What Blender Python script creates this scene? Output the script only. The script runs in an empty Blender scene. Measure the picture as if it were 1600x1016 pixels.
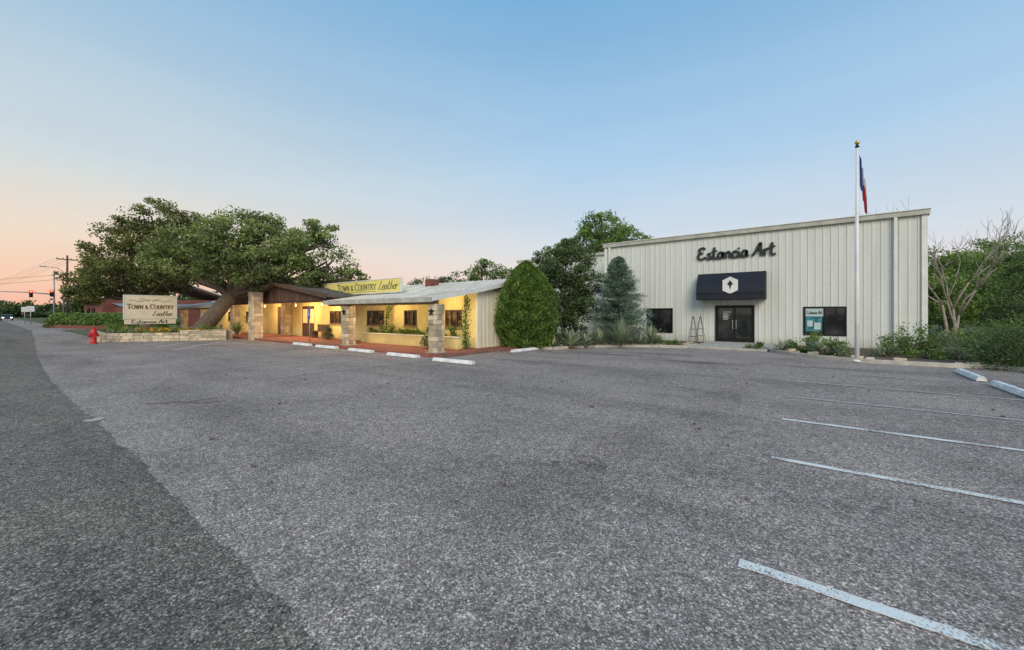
import bpy, math, random
import numpy as np
from mathutils import Vector
random.seed(7); rng=np.random.default_rng(7)
S=bpy.context.scene
def L(X,Y,z=0.0):            # survey frame (metres) -> street frame
    return (0.8*X-0.6*Y, 0.6*X+0.8*Y, z)
# ---------------------------------------------------------------- materials
def newmat(name):
    m=bpy.data.materials.new(name); m.use_nodes=True
    nt=m.node_tree; b=nt.nodes['Principled BSDF']; return m,nt,b
def N(nt,t,**k):
    n=nt.nodes.new(t)
    for a,v in k.items():
        if a.startswith('i_'): n.inputs[a[2:].replace('_',' ')].default_value=v
        else: setattr(n,a,v)
    return n
def ramp(nt,fac,stops):
    r=nt.nodes.new('ShaderNodeValToRGB'); nt.links.new(fac,r.inputs[0])
    e=r.color_ramp.elements
    while len(e)<len(stops): e.new(0.5)
    for i,(p,c) in enumerate(stops):
        e[i].position=p
        e[i].color=(c,c,c,1) if isinstance(c,(int,float)) else (*c,1)
    return r.outputs[0]
def mul(nt,a,b,mode='MULTIPLY',fac=1.0):
    m=nt.nodes.new('ShaderNodeMix'); m.data_type='RGBA'; m.blend_type=mode
    m.inputs[0].default_value=fac
    for i,v in ((6,a),(7,b)):
        if hasattr(v,'links'): nt.links.new(v,m.inputs[i])
        else: m.inputs[i].default_value=(*v,1)
    return m.outputs[2]
def mixf(nt,f,a,b):
    o=mul(nt,a,b,'MIX'); nt.links.new(f,o.node.inputs[0]); return o
def pmat(name,col,rough=.8,var=.2,scale=1.5,fine=40,fvar=.1,bump=.15,metal=0,spec=.3,stretch=None,island=0,dirt=0):
    m,nt,b=newmat(name)
    tc=N(nt,'ShaderNodeTexCoord'); v=tc.outputs['Object']
    if stretch:
        mp=N(nt,'ShaderNodeMapping'); mp.inputs['Scale'].default_value=stretch
        nt.links.new(v,mp.inputs[0]); vs=mp.outputs[0]
    else: vs=v
    n1=N(nt,'ShaderNodeTexNoise',i_Scale=scale,i_Detail=6.0); nt.links.new(vs,n1.inputs['Vector'])
    n2=N(nt,'ShaderNodeTexNoise',i_Scale=fine,i_Detail=3.0); nt.links.new(v,n2.inputs['Vector'])
    c=mul(nt,col,ramp(nt,n1.outputs[0],[(.3,1-var),(.7,1+var*.6)]))
    c=mul(nt,c,ramp(nt,n2.outputs[0],[(.3,1-fvar),(.7,1+fvar)]))
    if island:
        g=N(nt,'ShaderNodeNewGeometry')
        c=mul(nt,c,ramp(nt,g.outputs['Random Per Island'],[(0,1-island),(1,1+island*.5)]))
    if dirt:
        sp=N(nt,'ShaderNodeSeparateXYZ'); nt.links.new(v,sp.inputs[0])
        c=mul(nt,c,ramp(nt,sp.outputs[2],[(0,(1-dirt,1-dirt*1.1,1-dirt*1.3)),(.5,(1,1,1))]))
    nt.links.new(c,b.inputs['Base Color'])
    b.inputs['Roughness'].default_value=rough; b.inputs['Metallic'].default_value=metal
    b.inputs['Specular IOR Level'].default_value=spec
    if bump:
        bp=N(nt,'ShaderNodeBump',i_Strength=bump,i_Distance=.02); nt.links.new(n2.outputs[0],bp.inputs['Height'])
        nt.links.new(bp.outputs[0],b.inputs['Normal'])
    return m
def leafmat(name,dark,light,trans=.3):
    m,nt,b=newmat(name); nt.nodes.remove(b)
    out=nt.nodes['Material Output']
    at=N(nt,'ShaderNodeAttribute',attribute_name='tint')
    g=N(nt,'ShaderNodeNewGeometry')
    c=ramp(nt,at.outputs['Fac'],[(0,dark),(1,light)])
    c=mul(nt,c,ramp(nt,g.outputs['Random Per Island'],[(0,.65),(1,1.35)]))
    d=N(nt,'ShaderNodeBsdfPrincipled'); nt.links.new(c,d.inputs['Base Color']); d.inputs['Roughness'].default_value=.55
    d.inputs['Specular IOR Level'].default_value=.3
    t=N(nt,'ShaderNodeBsdfTranslucent'); nt.links.new(mul(nt,c,(1.25,1.2,.7)),t.inputs[0])
    x=N(nt,'ShaderNodeMixShader'); x.inputs[0].default_value=trans
    nt.links.new(d.outputs[0],x.inputs[1]); nt.links.new(t.outputs[0],x.inputs[2]); nt.links.new(x.outputs[0],out.inputs[0])
    return m
def emat(name,col,st):
    m,nt,b=newmat(name); b.inputs['Base Color'].default_value=(*col,1)
    b.inputs['Emission Color'].default_value=(*col,1); b.inputs['Emission Strength'].default_value=st; return m
def asphalt(name,base,speck=1.0,lot=True):
    m,nt,b=newmat(name)
    tc=N(nt,'ShaderNodeTexCoord'); v=tc.outputs['Object']
    vo=N(nt,'ShaderNodeTexVoronoi',i_Scale=105.0); nt.links.new(v,vo.inputs['Vector'])
    sx=N(nt,'ShaderNodeSeparateColor'); nt.links.new(vo.outputs['Color'],sx.inputs[0])
    c=mul(nt,base,ramp(nt,sx.outputs[0],[(0,1-.75*speck),(.45,1-.25*speck),(.8,1+.35*speck),(1,1+1.9*speck)]))
    vb=N(nt,'ShaderNodeTexVoronoi',i_Scale=48.0); nt.links.new(v,vb.inputs['Vector'])
    sb=N(nt,'ShaderNodeSeparateColor'); nt.links.new(vb.outputs['Color'],sb.inputs[0])
    c=mul(nt,c,ramp(nt,sb.outputs[1],[(0,.72),(.6,1.0),(1,1.35)]))
    f=N(nt,'ShaderNodeTexNoise',i_Scale=7.0,i_Detail=8.0,i_Roughness=.75); nt.links.new(v,f.inputs['Vector'])
    c=mul(nt,c,ramp(nt,f.outputs[0],[(.3,.72),(.7,1.25)]))
    n=N(nt,'ShaderNodeTexNoise',i_Scale=.5,i_Detail=8.0,i_Roughness=.62); nt.links.new(v,n.inputs['Vector'])
    c=mul(nt,c,ramp(nt,n.outputs[0],[(.32,(.78,.77,.78)),(.48,(.98,.98,.98)),(.68,(1.14,1.12,1.09))]))
    mp=N(nt,'ShaderNodeMapping'); mp.inputs['Scale'].default_value=(.09,.5,1) if lot else (.05,.8,1)
    mp.inputs['Rotation'].default_value=(0,0,.12 if lot else 0)
    nt.links.new(v,mp.inputs[0])
    w=N(nt,'ShaderNodeTexNoise',i_Scale=1.3,i_Detail=5.0); nt.links.new(mp.outputs[0],w.inputs['Vector'])
    c=mul(nt,c,ramp(nt,w.outputs[0],[(.36,.80),(.5,1.0),(.7,1.08)]))
    dn=N(nt,'ShaderNodeTexNoise',i_Scale=1.2,i_Detail=8.0,i_Roughness=.75); nt.links.new(v,dn.inputs['Vector'])
    ad=N(nt,'ShaderNodeVectorMath',operation='MULTIPLY_ADD'); nt.links.new(dn.outputs['Color'],ad.inputs[0]); ad.inputs[1].default_value=(1.5,1.5,0); nt.links.new(v,ad.inputs[2])
    ve=N(nt,'ShaderNodeTexVoronoi',feature='DISTANCE_TO_EDGE',i_Scale=.33 if lot else .55); nt.links.new(ad.outputs[0],ve.inputs['Vector'])
    ck=ramp(nt,ve.outputs[0],[(0,0.0),(.0045 if lot else .009,1.0)])
    mk=N(nt,'ShaderNodeTexNoise',i_Scale=.3,i_Detail=2.0); nt.links.new(v,mk.inputs['Vector'])
    mm=ramp(nt,mk.outputs[0],[(.44,1.0),(.54,0.0)] if lot else [(.36,1.0),(.46,0.0)])
    ck2=mul(nt,ck,mm,'LIGHTEN')
    c=mixf(nt,ck2,mul(nt,c,(.40,.40,.41)),c)
    if lot:
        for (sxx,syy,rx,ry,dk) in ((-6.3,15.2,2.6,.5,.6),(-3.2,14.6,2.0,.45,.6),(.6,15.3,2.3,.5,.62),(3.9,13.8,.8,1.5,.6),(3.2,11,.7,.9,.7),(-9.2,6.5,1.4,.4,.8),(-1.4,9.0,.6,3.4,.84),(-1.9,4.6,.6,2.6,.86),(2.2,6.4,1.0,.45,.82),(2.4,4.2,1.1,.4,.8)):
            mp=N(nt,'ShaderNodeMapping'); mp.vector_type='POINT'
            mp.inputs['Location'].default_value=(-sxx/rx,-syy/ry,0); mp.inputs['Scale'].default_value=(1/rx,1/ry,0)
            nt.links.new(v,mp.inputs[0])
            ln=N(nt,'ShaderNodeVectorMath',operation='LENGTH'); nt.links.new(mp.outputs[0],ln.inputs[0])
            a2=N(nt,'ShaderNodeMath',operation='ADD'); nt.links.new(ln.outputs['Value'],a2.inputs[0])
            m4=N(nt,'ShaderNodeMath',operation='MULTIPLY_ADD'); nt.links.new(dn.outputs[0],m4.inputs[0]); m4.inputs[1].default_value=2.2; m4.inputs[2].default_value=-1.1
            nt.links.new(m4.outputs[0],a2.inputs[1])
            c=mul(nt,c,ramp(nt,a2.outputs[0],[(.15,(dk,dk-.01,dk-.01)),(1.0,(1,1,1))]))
    nt.links.new(c,b.inputs['Base Color'])
    b.inputs['Roughness'].default_value=.92; b.inputs['Specular IOR Level'].default_value=.15
    bp=N(nt,'ShaderNodeBump',i_Strength=.7,i_Distance=.008); nt.links.new(sx.outputs[0],bp.inputs['Height']); nt.links.new(bp.outputs[0],b.inputs['Normal'])
    return m
def brickmat(name,c1,c2,mo,sc,bw,rh):
    m,nt,b=newmat(name)
    tc=N(nt,'ShaderNodeTexCoord'); br=N(nt,'ShaderNodeTexBrick'); nt.links.new(tc.outputs['Object'],br.inputs['Vector'])
    br.inputs['Color1'].default_value=(*c1,1); br.inputs['Color2'].default_value=(*c2,1); br.inputs['Mortar'].default_value=(*mo,1)
    br.inputs['Scale'].default_value=sc; br.inputs['Brick Width'].default_value=bw; br.inputs['Row Height'].default_value=rh; br.inputs['Mortar Size'].default_value=.012
    n1=N(nt,'ShaderNodeTexNoise',i_Scale=1.0,i_Detail=6.0); nt.links.new(tc.outputs['Object'],n1.inputs['Vector'])
    nt.links.new(mul(nt,br.outputs[0],ramp(nt,n1.outputs[0],[(.3,.7),(.7,1.2)])),b.inputs['Base Color']); b.inputs['Roughness'].default_value=.85
    return m
M={}
M['lot']=asphalt('lot_asphalt',(.345,.287,.250),.75)
M['road']=asphalt('road_asphalt',(.215,.186,.152),.85,lot=False)
M['paint']=pmat('road_paint',(.72,.72,.70),.7,.25,3,30,.25)
M['grass']=pmat('grass_ground',(.11,.125,.05),.95,.4,.6,25,.4,.5)
M['mulch']=pmat('mulch',(.17,.12,.085),.95,.4,2,30,.5,.8)
M['white_metal']=pmat('white_metal_siding',(.665,.675,.61),.5,.10,.7,6,.03,0,0,.4,stretch=(3,3,.25),dirt=.22)
M['trim']=pmat('white_trim',(.76,.75,.69),.5,.1,2,10,.04,0)
M['fascia']=pmat('weathered_fascia',(.46,.45,.38),.6,.2,2,10,.1,0)
M['roofmetal']=pmat('roof_metal',(.72,.69,.62),.75,.25,1.2,8,.08,0,0,.2,stretch=(4,.4,1))
M['yellow']=pmat('yellow_painted_wall',(.86,.72,.30),.8,.12,1.5,20,.06,.15,dirt=.2)
M['cream']=pmat('cream_wall',(.82,.77,.58),.8,.1,1.5,20,.06,.1)
M['stone']=pmat('limestone',(.64,.53,.37),.9,.3,3,25,.25,.8,island=.4)
M['mortar']=pmat('mortar',(.42,.37,.29),.95,.2,5,40,.15,.5)
M['wood']=pmat('brown_wood',(.13,.075,.05),.75,.4,2,30,.2,.3,stretch=(8,8,.6),island=.3)
M['shingle']=pmat('dark_shingles',(.15,.12,.095),.9,.35,3,30,.3,.4)
M['beam']=pmat('beam_wood',(.36,.25,.13),.7,.3,3,30,.2,.2)
M['black']=pmat('black_canvas',(.018,.021,.030),.6,.2,2,60,.1,.1)
M['darkmetal']=pmat('dark_metal',(.025,.023,.022),.45,.2,5,40,.1,0,.5)
M['letter']=pmat('letter_dark',(.03,.035,.03),.5,.1,5,40,.1,0)
M['rust']=pmat('brown_lettering',(.20,.11,.05),.6,.1,5,40,.1,0)
M['greenletter']=pmat('olive_lettering',(.13,.15,.06),.6,.1,5,40,.1,0)
M['signyellow']=pmat('sign_yellow',(.82,.68,.20),.6,.08,2,20,.04,0)
M['signcream']=pmat('sign_cream',(.82,.71,.52),.6,.08,2,20,.04,0)
M['conc']=pmat('concrete',(.48,.44,.37),.9,.25,3,30,.15,.3)
M['stop']=pmat('painted_concrete',(.78,.77,.73),.8,.25,5,40,.25,.3)
M['walk']=brickmat('red_brick_paving',(.34,.11,.07),(.24,.075,.05),(.20,.14,.11),4,.8,.4)
M['bark']=pmat('bark',(.15,.115,.085),.95,.4,4,25,.4,1.0,stretch=(4,4,1))
M['deadbark']=pmat('pale_bark',(.34,.29,.23),.9,.3,4,25,.3,.6)
M['red']=pmat('hydrant_red',(.55,.02,.018),.45,.2,5,40,.1,.1,spec=.5)
M['redwall']=pmat('red_wall',(.21,.075,.055),.8,.2,2,20,.1,.1)
M['gold']=pmat('gold',(.7,.45,.1),.3,.1,5,40,.05,0,.9)
M['pole']=pmat('white_pole',(.80,.79,.76),.4,.1,2,20,.05,0)
M['galv']=pmat('galvanised',(.42,.42,.40),.5,.2,3,20,.1,0,.5)
M['pwood']=pmat('pole_wood',(.10,.07,.05),.9,.3,3,20,.2,.3)
M['blue']=pmat('sign_blue',(.03,.14,.48),.5,.1,5,30,.05,0)
M['orange_brick']=brickmat('tan_brick',(.45,.26,.14),(.36,.19,.10),(.5,.45,.38),1,.45,.15)
m,nt,b=newmat('dark_glass'); b.inputs['Roughness'].default_value=.04; b.inputs['Specular IOR Level'].default_value=.6
n=N(nt,'ShaderNodeTexNoise',i_Scale=1.3); tc=N(nt,'ShaderNodeTexCoord'); nt.links.new(tc.outputs['Object'],n.inputs['Vector']); nt.links.new(ramp(nt,n.outputs[0],[(.4,(.012,.013,.014)),(.65,(.05,.055,.05))]),b.inputs['Base Color'])
M['glass']=m
M['lamp']=emat('lamp_glow',(1,.62,.25),5); M['redlight']=emat('red_signal',(1,.05,.02),8)
M['oak']=leafmat('oak_leaves',(.085,.118,.040),(.36,.42,.145))
M['oak2']=leafmat('oak_leaves_back',(.075,.095,.032),(.29,.30,.09))
M['green']=leafmat('broad_leaves',(.065,.11,.028),(.25,.36,.09))
M['darkgreen']=leafmat('dark_leaves',(.045,.075,.030),(.16,.22,.08))
M['cypress']=leafmat('cypress_foliage',(.035,.075,.012),(.20,.31,.06),.15)
M['cedar']=leafmat('cedar_foliage',(.075,.115,.09),(.30,.41,.32),.15)
M['sage']=leafmat('sage_leaves',(.12,.16,.09),(.34,.39,.24))
M['blade']=leafmat('blade_leaves',(.14,.19,.12),(.46,.50,.32),.1)
M['flower']=leafmat('orange_flowers',(.55,.14,.02),(.8,.5,.06))
M['drygrass']=leafmat('grass_blades',(.09,.12,.035),(.28,.31,.13))
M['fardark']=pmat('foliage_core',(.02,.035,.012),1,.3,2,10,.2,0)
# ---------------------------------------------------------------- mesh helpers
def link(o,parent=None):
    S.collection.objects.link(o)
    if parent: o.parent=parent
    return o
def empty(name,loc=(0,0,0)):
    e=bpy.data.objects.new(name,None); e.empty_display_size=.3; e.location=loc; S.collection.objects.link(e)
    bpy.context.view_layer.update(); return e
def mesh(name,vs,fs,mat,parent=None,smooth=False,bevel=0):
    me=bpy.data.meshes.new(name); me.from_pydata([tuple(v) for v in vs],[],fs); me.update()
    me.materials.append(M[mat] if isinstance(mat,str) else mat)
    if smooth:
        me.polygons.foreach_set('use_smooth',[True]*len(me.polygons))
    o=bpy.data.objects.new(name,me); link(o,parent)
    if parent: o.matrix_parent_inverse=parent.matrix_world.inverted()
    if bevel:
        bm=o.modifiers.new('bevel','BEVEL'); bm.width=bevel; bm.segments=2; bm.limit_method='ANGLE'
    return o
BF=[(0,3,2,1),(4,5,6,7),(0,1,5,4),(1,2,6,5),(2,3,7,6),(3,0,4,7)]
def bx(x0,x1,y0,y1,z0,z1):
    return [(x0,y0,z0),(x1,y0,z0),(x1,y1,z0),(x0,y1,z0),(x0,y0,z1),(x1,y0,z1),(x1,y1,z1),(x0,y1,z1)]
def boxes(name,lst,mat,parent=None,bevel=0):
    vs=[];fs=[]
    for b_ in lst:
        k=len(vs); vs+=bx(*b_); fs+=[tuple(i+k for i in f) for f in BF]
    return mesh(name,vs,fs,mat,parent,bevel=bevel)
def box(name,x0,x1,y0,y1,z0,z1,mat,parent=None,bevel=0): return boxes(name,[(x0,x1,y0,y1,z0,z1)],mat,parent,bevel)
def poly(name,pts,z,mat,parent=None): 
    return mesh(name,[(p[0],p[1],z) for p in pts],[tuple(range(len(pts)))],mat,parent)
def prism(name,prof,x0,x1,mat,parent=None,axis='x',bevel=0):
    n=len(prof)
    if axis=='x': vs=[(x0,p[0],p[1]) for p in prof]+[(x1,p[0],p[1]) for p in prof]
    else: vs=[(p[0],x0,p[1]) for p in prof]+[(p[0],x1,p[1]) for p in prof]
    fs=[tuple(range(n)),tuple(range(2*n-1,n-1,-1))]+[(i,i+n,(i+1)%n+n,(i+1)%n) for i in range(n)]
    return mesh(name,vs,fs,mat,parent,bevel=bevel)
def tubes(name,chains,mat,parent=None,seg=8,smooth=True):
    vs=[];fs=[]
    for pts,rad in chains:
        P=[Vector(p) for p in pts]; k0=len(vs)
        for i,p in enumerate(P):
            d=(P[min(i+1,len(P)-1)]-P[max(i-1,0)]).normalized()
            a=d.cross(Vector((0.13,.9,.05)) if abs(d.y)<.9 else Vector((1,0,0))).normalized(); b_=d.cross(a)
            r=rad[i] if hasattr(rad,'__len__') else rad
            for s in range(seg):
                t=2*math.pi*s/seg; vs.append(tuple(p+(a*math.cos(t)+b_*math.sin(t))*r))
        for i in range(len(P)-1):
            for s in range(seg):
                q=k0+i*seg; fs.append((q+s,q+(s+1)%seg,q+seg+(s+1)%seg,q+seg+s))
        fs.append(tuple(k0+s for s in range(seg))[::-1]); fs.append(tuple(k0+(len(P)-1)*seg+s for s in range(seg)))
    return mesh(name,vs,fs,mat,parent,smooth=smooth)
def lathe(name,prof,loc,mat,parent=None,seg=20):
    vs=[];fs=[]
    for r,z in prof:
        for s in range(seg):
            t=2*math.pi*s/seg; vs.append((loc[0]+r*math.cos(t),loc[1]+r*math.sin(t),loc[2]+z))
    for i in range(len(prof)-1):
        for s in range(seg): fs.append((i*seg+s,i*seg+(s+1)%seg,(i+1)*seg+(s+1)%seg,(i+1)*seg+s))
    fs.append(tuple(range(seg))[::-1]); fs.append(tuple((len(prof)-1)*seg+s for s in range(seg)))
    return mesh(name,vs,fs,mat,parent,smooth=True)
def leafmesh(name,C,size,mat,tint,parent=None,dirs=None,aspect=.5):
    n=len(C)
    if np.isscalar(size): size=np.full(n,size)
    size=size*rng.uniform(.65,1.35,n)
    d=rng.normal(size=(n,3)) if dirs is None else dirs+rng.normal(size=(n,3))*.35
    d/=np.linalg.norm(d,axis=1)[:,None]+1e-9
    q=rng.normal(size=(n,3)); s=np.cross(d,q); s/=np.linalg.norm(s,axis=1)[:,None]+1e-9
    up=np.cross(d,s)
    h=size[:,None]
    V=np.empty((n,4,3)); V[:,0]=C-d*h*.5; V[:,1]=C+s*h*aspect*.5+up*h*.08; V[:,2]=C+d*h*.5; V[:,3]=C-s*h*aspect*.5+up*h*.08
    me=bpy.data.meshes.new(name); me.vertices.add(4*n); me.vertices.foreach_set('co',V.astype(np.float32).ravel())
    me.loops.add(4*n); me.loops.foreach_set('vertex_index',np.arange(4*n,dtype=np.int32))
    me.polygons.add(n); me.polygons.foreach_set('loop_start',np.arange(0,4*n,4,dtype=np.int32)); me.polygons.foreach_set('loop_total',np.full(n,4,dtype=np.int32))
    me.update(calc_edges=True); me.validate()
    a=me.attributes.new('tint','FLOAT','POINT'); a.data.foreach_set('value',np.repeat(np.clip(tint,0,1),4).astype(np.float32))
    me.materials.append(M[mat]); o=bpy.data.objects.new(name,me); link(o,parent)
    if parent: o.matrix_parent_inverse=parent.matrix_world.inverted()
    return o
def lobes_pts(lobes,sub=34,per=70,shell=.55):
    C=[];T=[]
    for (x,y,z,r,*sq) in lobes:
        fz=sq[0] if sq else .8
        ns=max(6,int(sub*(r/2.2)**2))
        d=rng.normal(size=(ns,3)); d/=np.linalg.norm(d,axis=1)[:,None]
        rr=r*rng.uniform(shell,1.08,ns)[:,None]
        cc=np.array([x,y,z])+d*rr*np.array([1,1,fz])
        lt=rng.normal()*.06
        for k in range(ns):
            sp=rng.uniform(.35,.75)*min(1,r/1.6)
            m_=int(per*rng.uniform(.5,1.4))
            dd=rng.normal(size=(m_,3)); dd/=np.linalg.norm(dd,axis=1)[:,None]
            p=cc[k]+dd*(rng.uniform(0,1,m_)**.5)[:,None]*sp*np.array([1.25,1.25,.75])
            C.append(p)
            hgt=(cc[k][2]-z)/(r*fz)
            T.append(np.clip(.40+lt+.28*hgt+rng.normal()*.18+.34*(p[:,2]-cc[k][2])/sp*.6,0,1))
    return np.concatenate(C),np.concatenate(T)
def tree(name,base,lobes,mat,leaf=.16,sub=34,per=70,trunk_r=.3,bark='bark',fork=None,aspect=.55,shell=.55):
    e=empty(name,base)
    C,T=lobes_pts(lobes,sub=sub,per=per,shell=shell)
    leafmesh('crown',C,leaf,mat,T,e,aspect=aspect)
    ch=[]; b0=Vector(base)
    f=Vector(fork) if fork else b0+Vector((0,0,lobes[0][2]*.35))
    ch.append(([b0-Vector((0,0,.1)),b0.lerp(f,.15)+Vector((.03,0,0)),b0.lerp(f,.5)+Vector((-.08,.05,0)),f],[trunk_r*1.5,trunk_r*1.1,trunk_r,trunk_r*.85]))
    for l in lobes:
        c=Vector(l[:3]); mid=f.lerp(c,.5)+Vector((random.uniform(-.3,.3),random.uniform(-.3,.3),-.25*l[3]*.5))
        r=trunk_r*.55
        ch.append(([f-Vector((0,0,.15)),f.lerp(mid,.5)+Vector((0,0,.1)),mid,mid.lerp(c,.6),c],[r,r*.85,r*.65,r*.45,r*.2]))
        for k in range(5):
            t=c+Vector((random.gauss(0,1),random.gauss(0,1),random.gauss(.2,.7))).normalized()*l[3]*.85
            ch.append(([mid.lerp(c,random.uniform(.2,.9)),c.lerp(t,.5)+Vector((0,0,-.1)),t],[r*.35,r*.22,r*.06]))
    tubes('trunk_and_limbs',ch,bark,e)
    return e
def shrub(name,c,rx,ry,rz,n,mat,leaf=.07,aspect=.5):
    e=empty(name,(c[0],c[1],0)); 
    k=max(8,int(n/60)); d=rng.normal(size=(k,3)); d[:,2]=np.abs(d[:,2]); d/=np.linalg.norm(d,axis=1)[:,None]
    cc=np.array([c[0],c[1],c[2] if len(c)>2 else .05])+d*np.array([rx,ry,rz])*rng.uniform(.55,1,k)[:,None]
    idx=rng.integers(0,k,n); s=min(rx,ry,rz)*.32
    P=cc[idx]+rng.normal(size=(n,3))*s*.6; P[:,2]=np.maximum(P[:,2],.03)
    tk=rng.uniform(.1,.8,k)
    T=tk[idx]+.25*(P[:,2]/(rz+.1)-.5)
    leafmesh('foliage',P,leaf,mat,T,e,None,aspect)
    st=[]
    for q in range(min(k,14)):
        st.append(([(c[0]+random.uniform(-.1,.1),c[1]+random.uniform(-.1,.1),0),tuple((np.array([c[0],c[1],0])+cc[q])/2+np.array([0,0,.1])),tuple(cc[q])],[.018,.012,.005]))
    tubes('stems',st,'bark',e,seg=5)
    return e
def rosette(name,c,r,n,width,mat,zl=0,elev=(5,85)):
    e=empty(name,(c[0],c[1],0)); vs=[];fs=[];T=[]
    for i in range(n):
        az=random.uniform(0,2*math.pi); el=math.radians(random.uniform(*elev)); l=r*random.uniform(.8,1.08)
        d=Vector((math.cos(az)*math.cos(el),math.sin(az)*math.cos(el),math.sin(el))); s=Vector((-math.sin(az),math.cos(az),0))
        k=len(vs); b0=Vector((c[0],c[1],zl+.12)); tt=random.random()
        for t,w in ((0,.7),(.35,1),(.7,.7),(1,.04)):
            p=b0+d*l*t+Vector((0,0,-.12*l*t*t*math.cos(el))); vs+=[tuple(p+s*width*w*.5),tuple(p-s*width*w*.5)]
            T+=[tt,tt]
        for q in range(3): fs.append((k+2*q,k+2*q+1,k+2*q+3,k+2*q+2))
    o=mesh('leaves',vs,fs,mat,e); a=o.data.attributes.new('tint','FLOAT','POINT'); a.data.foreach_set('value',T)
    lathe('stem_base',[(r*.12,0),(r*.16,.1),(r*.08,.25)],(c[0],c[1],zl),'bark',e,8)
    return e
# ---------------------------------------------------------------- lettering (pen strokes)
SC={'E':(.62,[[(.52,.84),(.36,1),(.12,.86),(.18,.6),(.38,.55)],[(.38,.55),(.1,.46),(.03,.2),(.25,0),(.56,.2)]]),
's':(.38,[[(-.02,.1),(.2,0),(.32,.13),(.15,.32),(.12,.45),(.3,.5)]]),
't':(.36,[[(.16,.95),(.1,.2),(.2,0),(.36,.1)],[(-.04,.6),(.34,.66)]]),
'a':(.47,[[(.36,.45),(.2,.52),(.04,.3),(.1,.02),(.28,.1),(.37,.47),(.36,.12),(.48,.04)]]),
'n':(.47,[[(.04,.5),(.06,0)],[(.06,.3),(.25,.52),(.34,.35),(.34,.08),(.47,.04)]]),
'c':(.37,[[(.33,.4),(.2,.52),(.04,.28),(.14,0),(.38,.08)]]),
'i':(.22,[[(.06,.5),(.06,.1),(.2,.03)],[(.07,.68),(.08,.76)]]),
'A':(.62,[[(-.05,.02),(.18,.4),(.44,1.0),(.46,.5),(.52,0)],[(.08,.36),(.54,.4)]]),
'r':(.36,[[(.05,.5),(.07,0)],[(.07,.28),(.2,.5),(.34,.46)]]),
'L':(.52,[[(.24,1),(.14,.5),(.02,.05),(.2,.03),(.52,.08)]]),
'e':(.37,[[(.05,.25),(.3,.3),(.25,.5),(.08,.42),(.06,.12),(.2,0),(.38,.1)]]),
'h':(.44,[[(.16,1),(.05,0)],[(.06,.3),(.22,.5),(.32,.35),(.32,.06),(.43,.03)]]),
' ':(.28,[])}
def arc(cx,cy,rx,ry,a0,a1,n=10): return [(cx+rx*math.cos(math.radians(a0+(a1-a0)*i/n)),cy+ry*math.sin(math.radians(a0+(a1-a0)*i/n))) for i in range(n+1)]
SF={'T':(.82,[[(.02,1),(.72,1)],[(.37,1),(.37,0)],[(.24,0),(.5,0)],[(.02,1),(.02,.85)],[(.72,1),(.72,.85)]]),
'O':(.92,[arc(.42,.5,.38,.5,0,360,20)]),
'W':(1.08,[[(.06,1),(.3,0)],[(.3,0),(.5,.9)],[(.5,.9),(.72,0)],[(.72,0),(.95,1)],[(-.04,1),(.17,1)],[(.84,1),(1.04,1)]]),
'N':(.9,[[(.12,0),(.12,1)],[(.12,1),(.68,0)],[(.68,0),(.68,1)],[(.02,0),(.24,0)],[(.0,1),(.14,1)],[(.57,1),(.79,1)]]),
'&':(.85,[[(.72,.35),(.55,.1),(.3,0),(.1,.15),(.15,.42),(.42,.7),(.38,.95),(.22,.95),(.18,.75),(.45,.3),(.75,0)]]),
'C':(.82,[arc(.42,.5,.38,.5,50,310,14),[(.67,.95),(.67,.7)]]),
'U':(.88,[[(.14,1),(.14,.3),(.22,.07),(.4,0),(.58,.07),(.66,.3),(.66,1)],[(.02,1),(.27,1)],[(.56,1),(.77,1)]]),
'R':(.78,[[(.12,0),(.12,1)],[(.12,1),(.42,.98),(.54,.77),(.42,.54),(.12,.5)],[(.34,.52),(.7,0)],[(.0,0),(.25,0)],[(.0,1),(.12,1)]]),
'Y':(.8,[[(.02,1),(.38,.48)],[(.38,.48),(.72,1)],[(.38,.48),(.38,0)],[(.25,0),(.51,0)],[(-.05,1),(.14,1)],[(.62,1),(.8,1)]]),
' ':(.4,[])}
def smooth(p,n=6):
    if len(p)<3: return p
    o=[]
    for i in range(len(p)-1):
        a=p[max(i-1,0)];b_=p[i];c=p[i+1];d=p[min(i+2,len(p)-1)]
        for k in range(n):
            t=k/n
            o.append(tuple(.5*((2*b_[j])+(-a[j]+c[j])*t+(2*a[j]-5*b_[j]+4*c[j]-d[j])*t*t+(-a[j]+3*b_[j]-3*c[j]+d[j])*t**3) for j in (0,1)))
    return o+[p[-1]]
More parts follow.
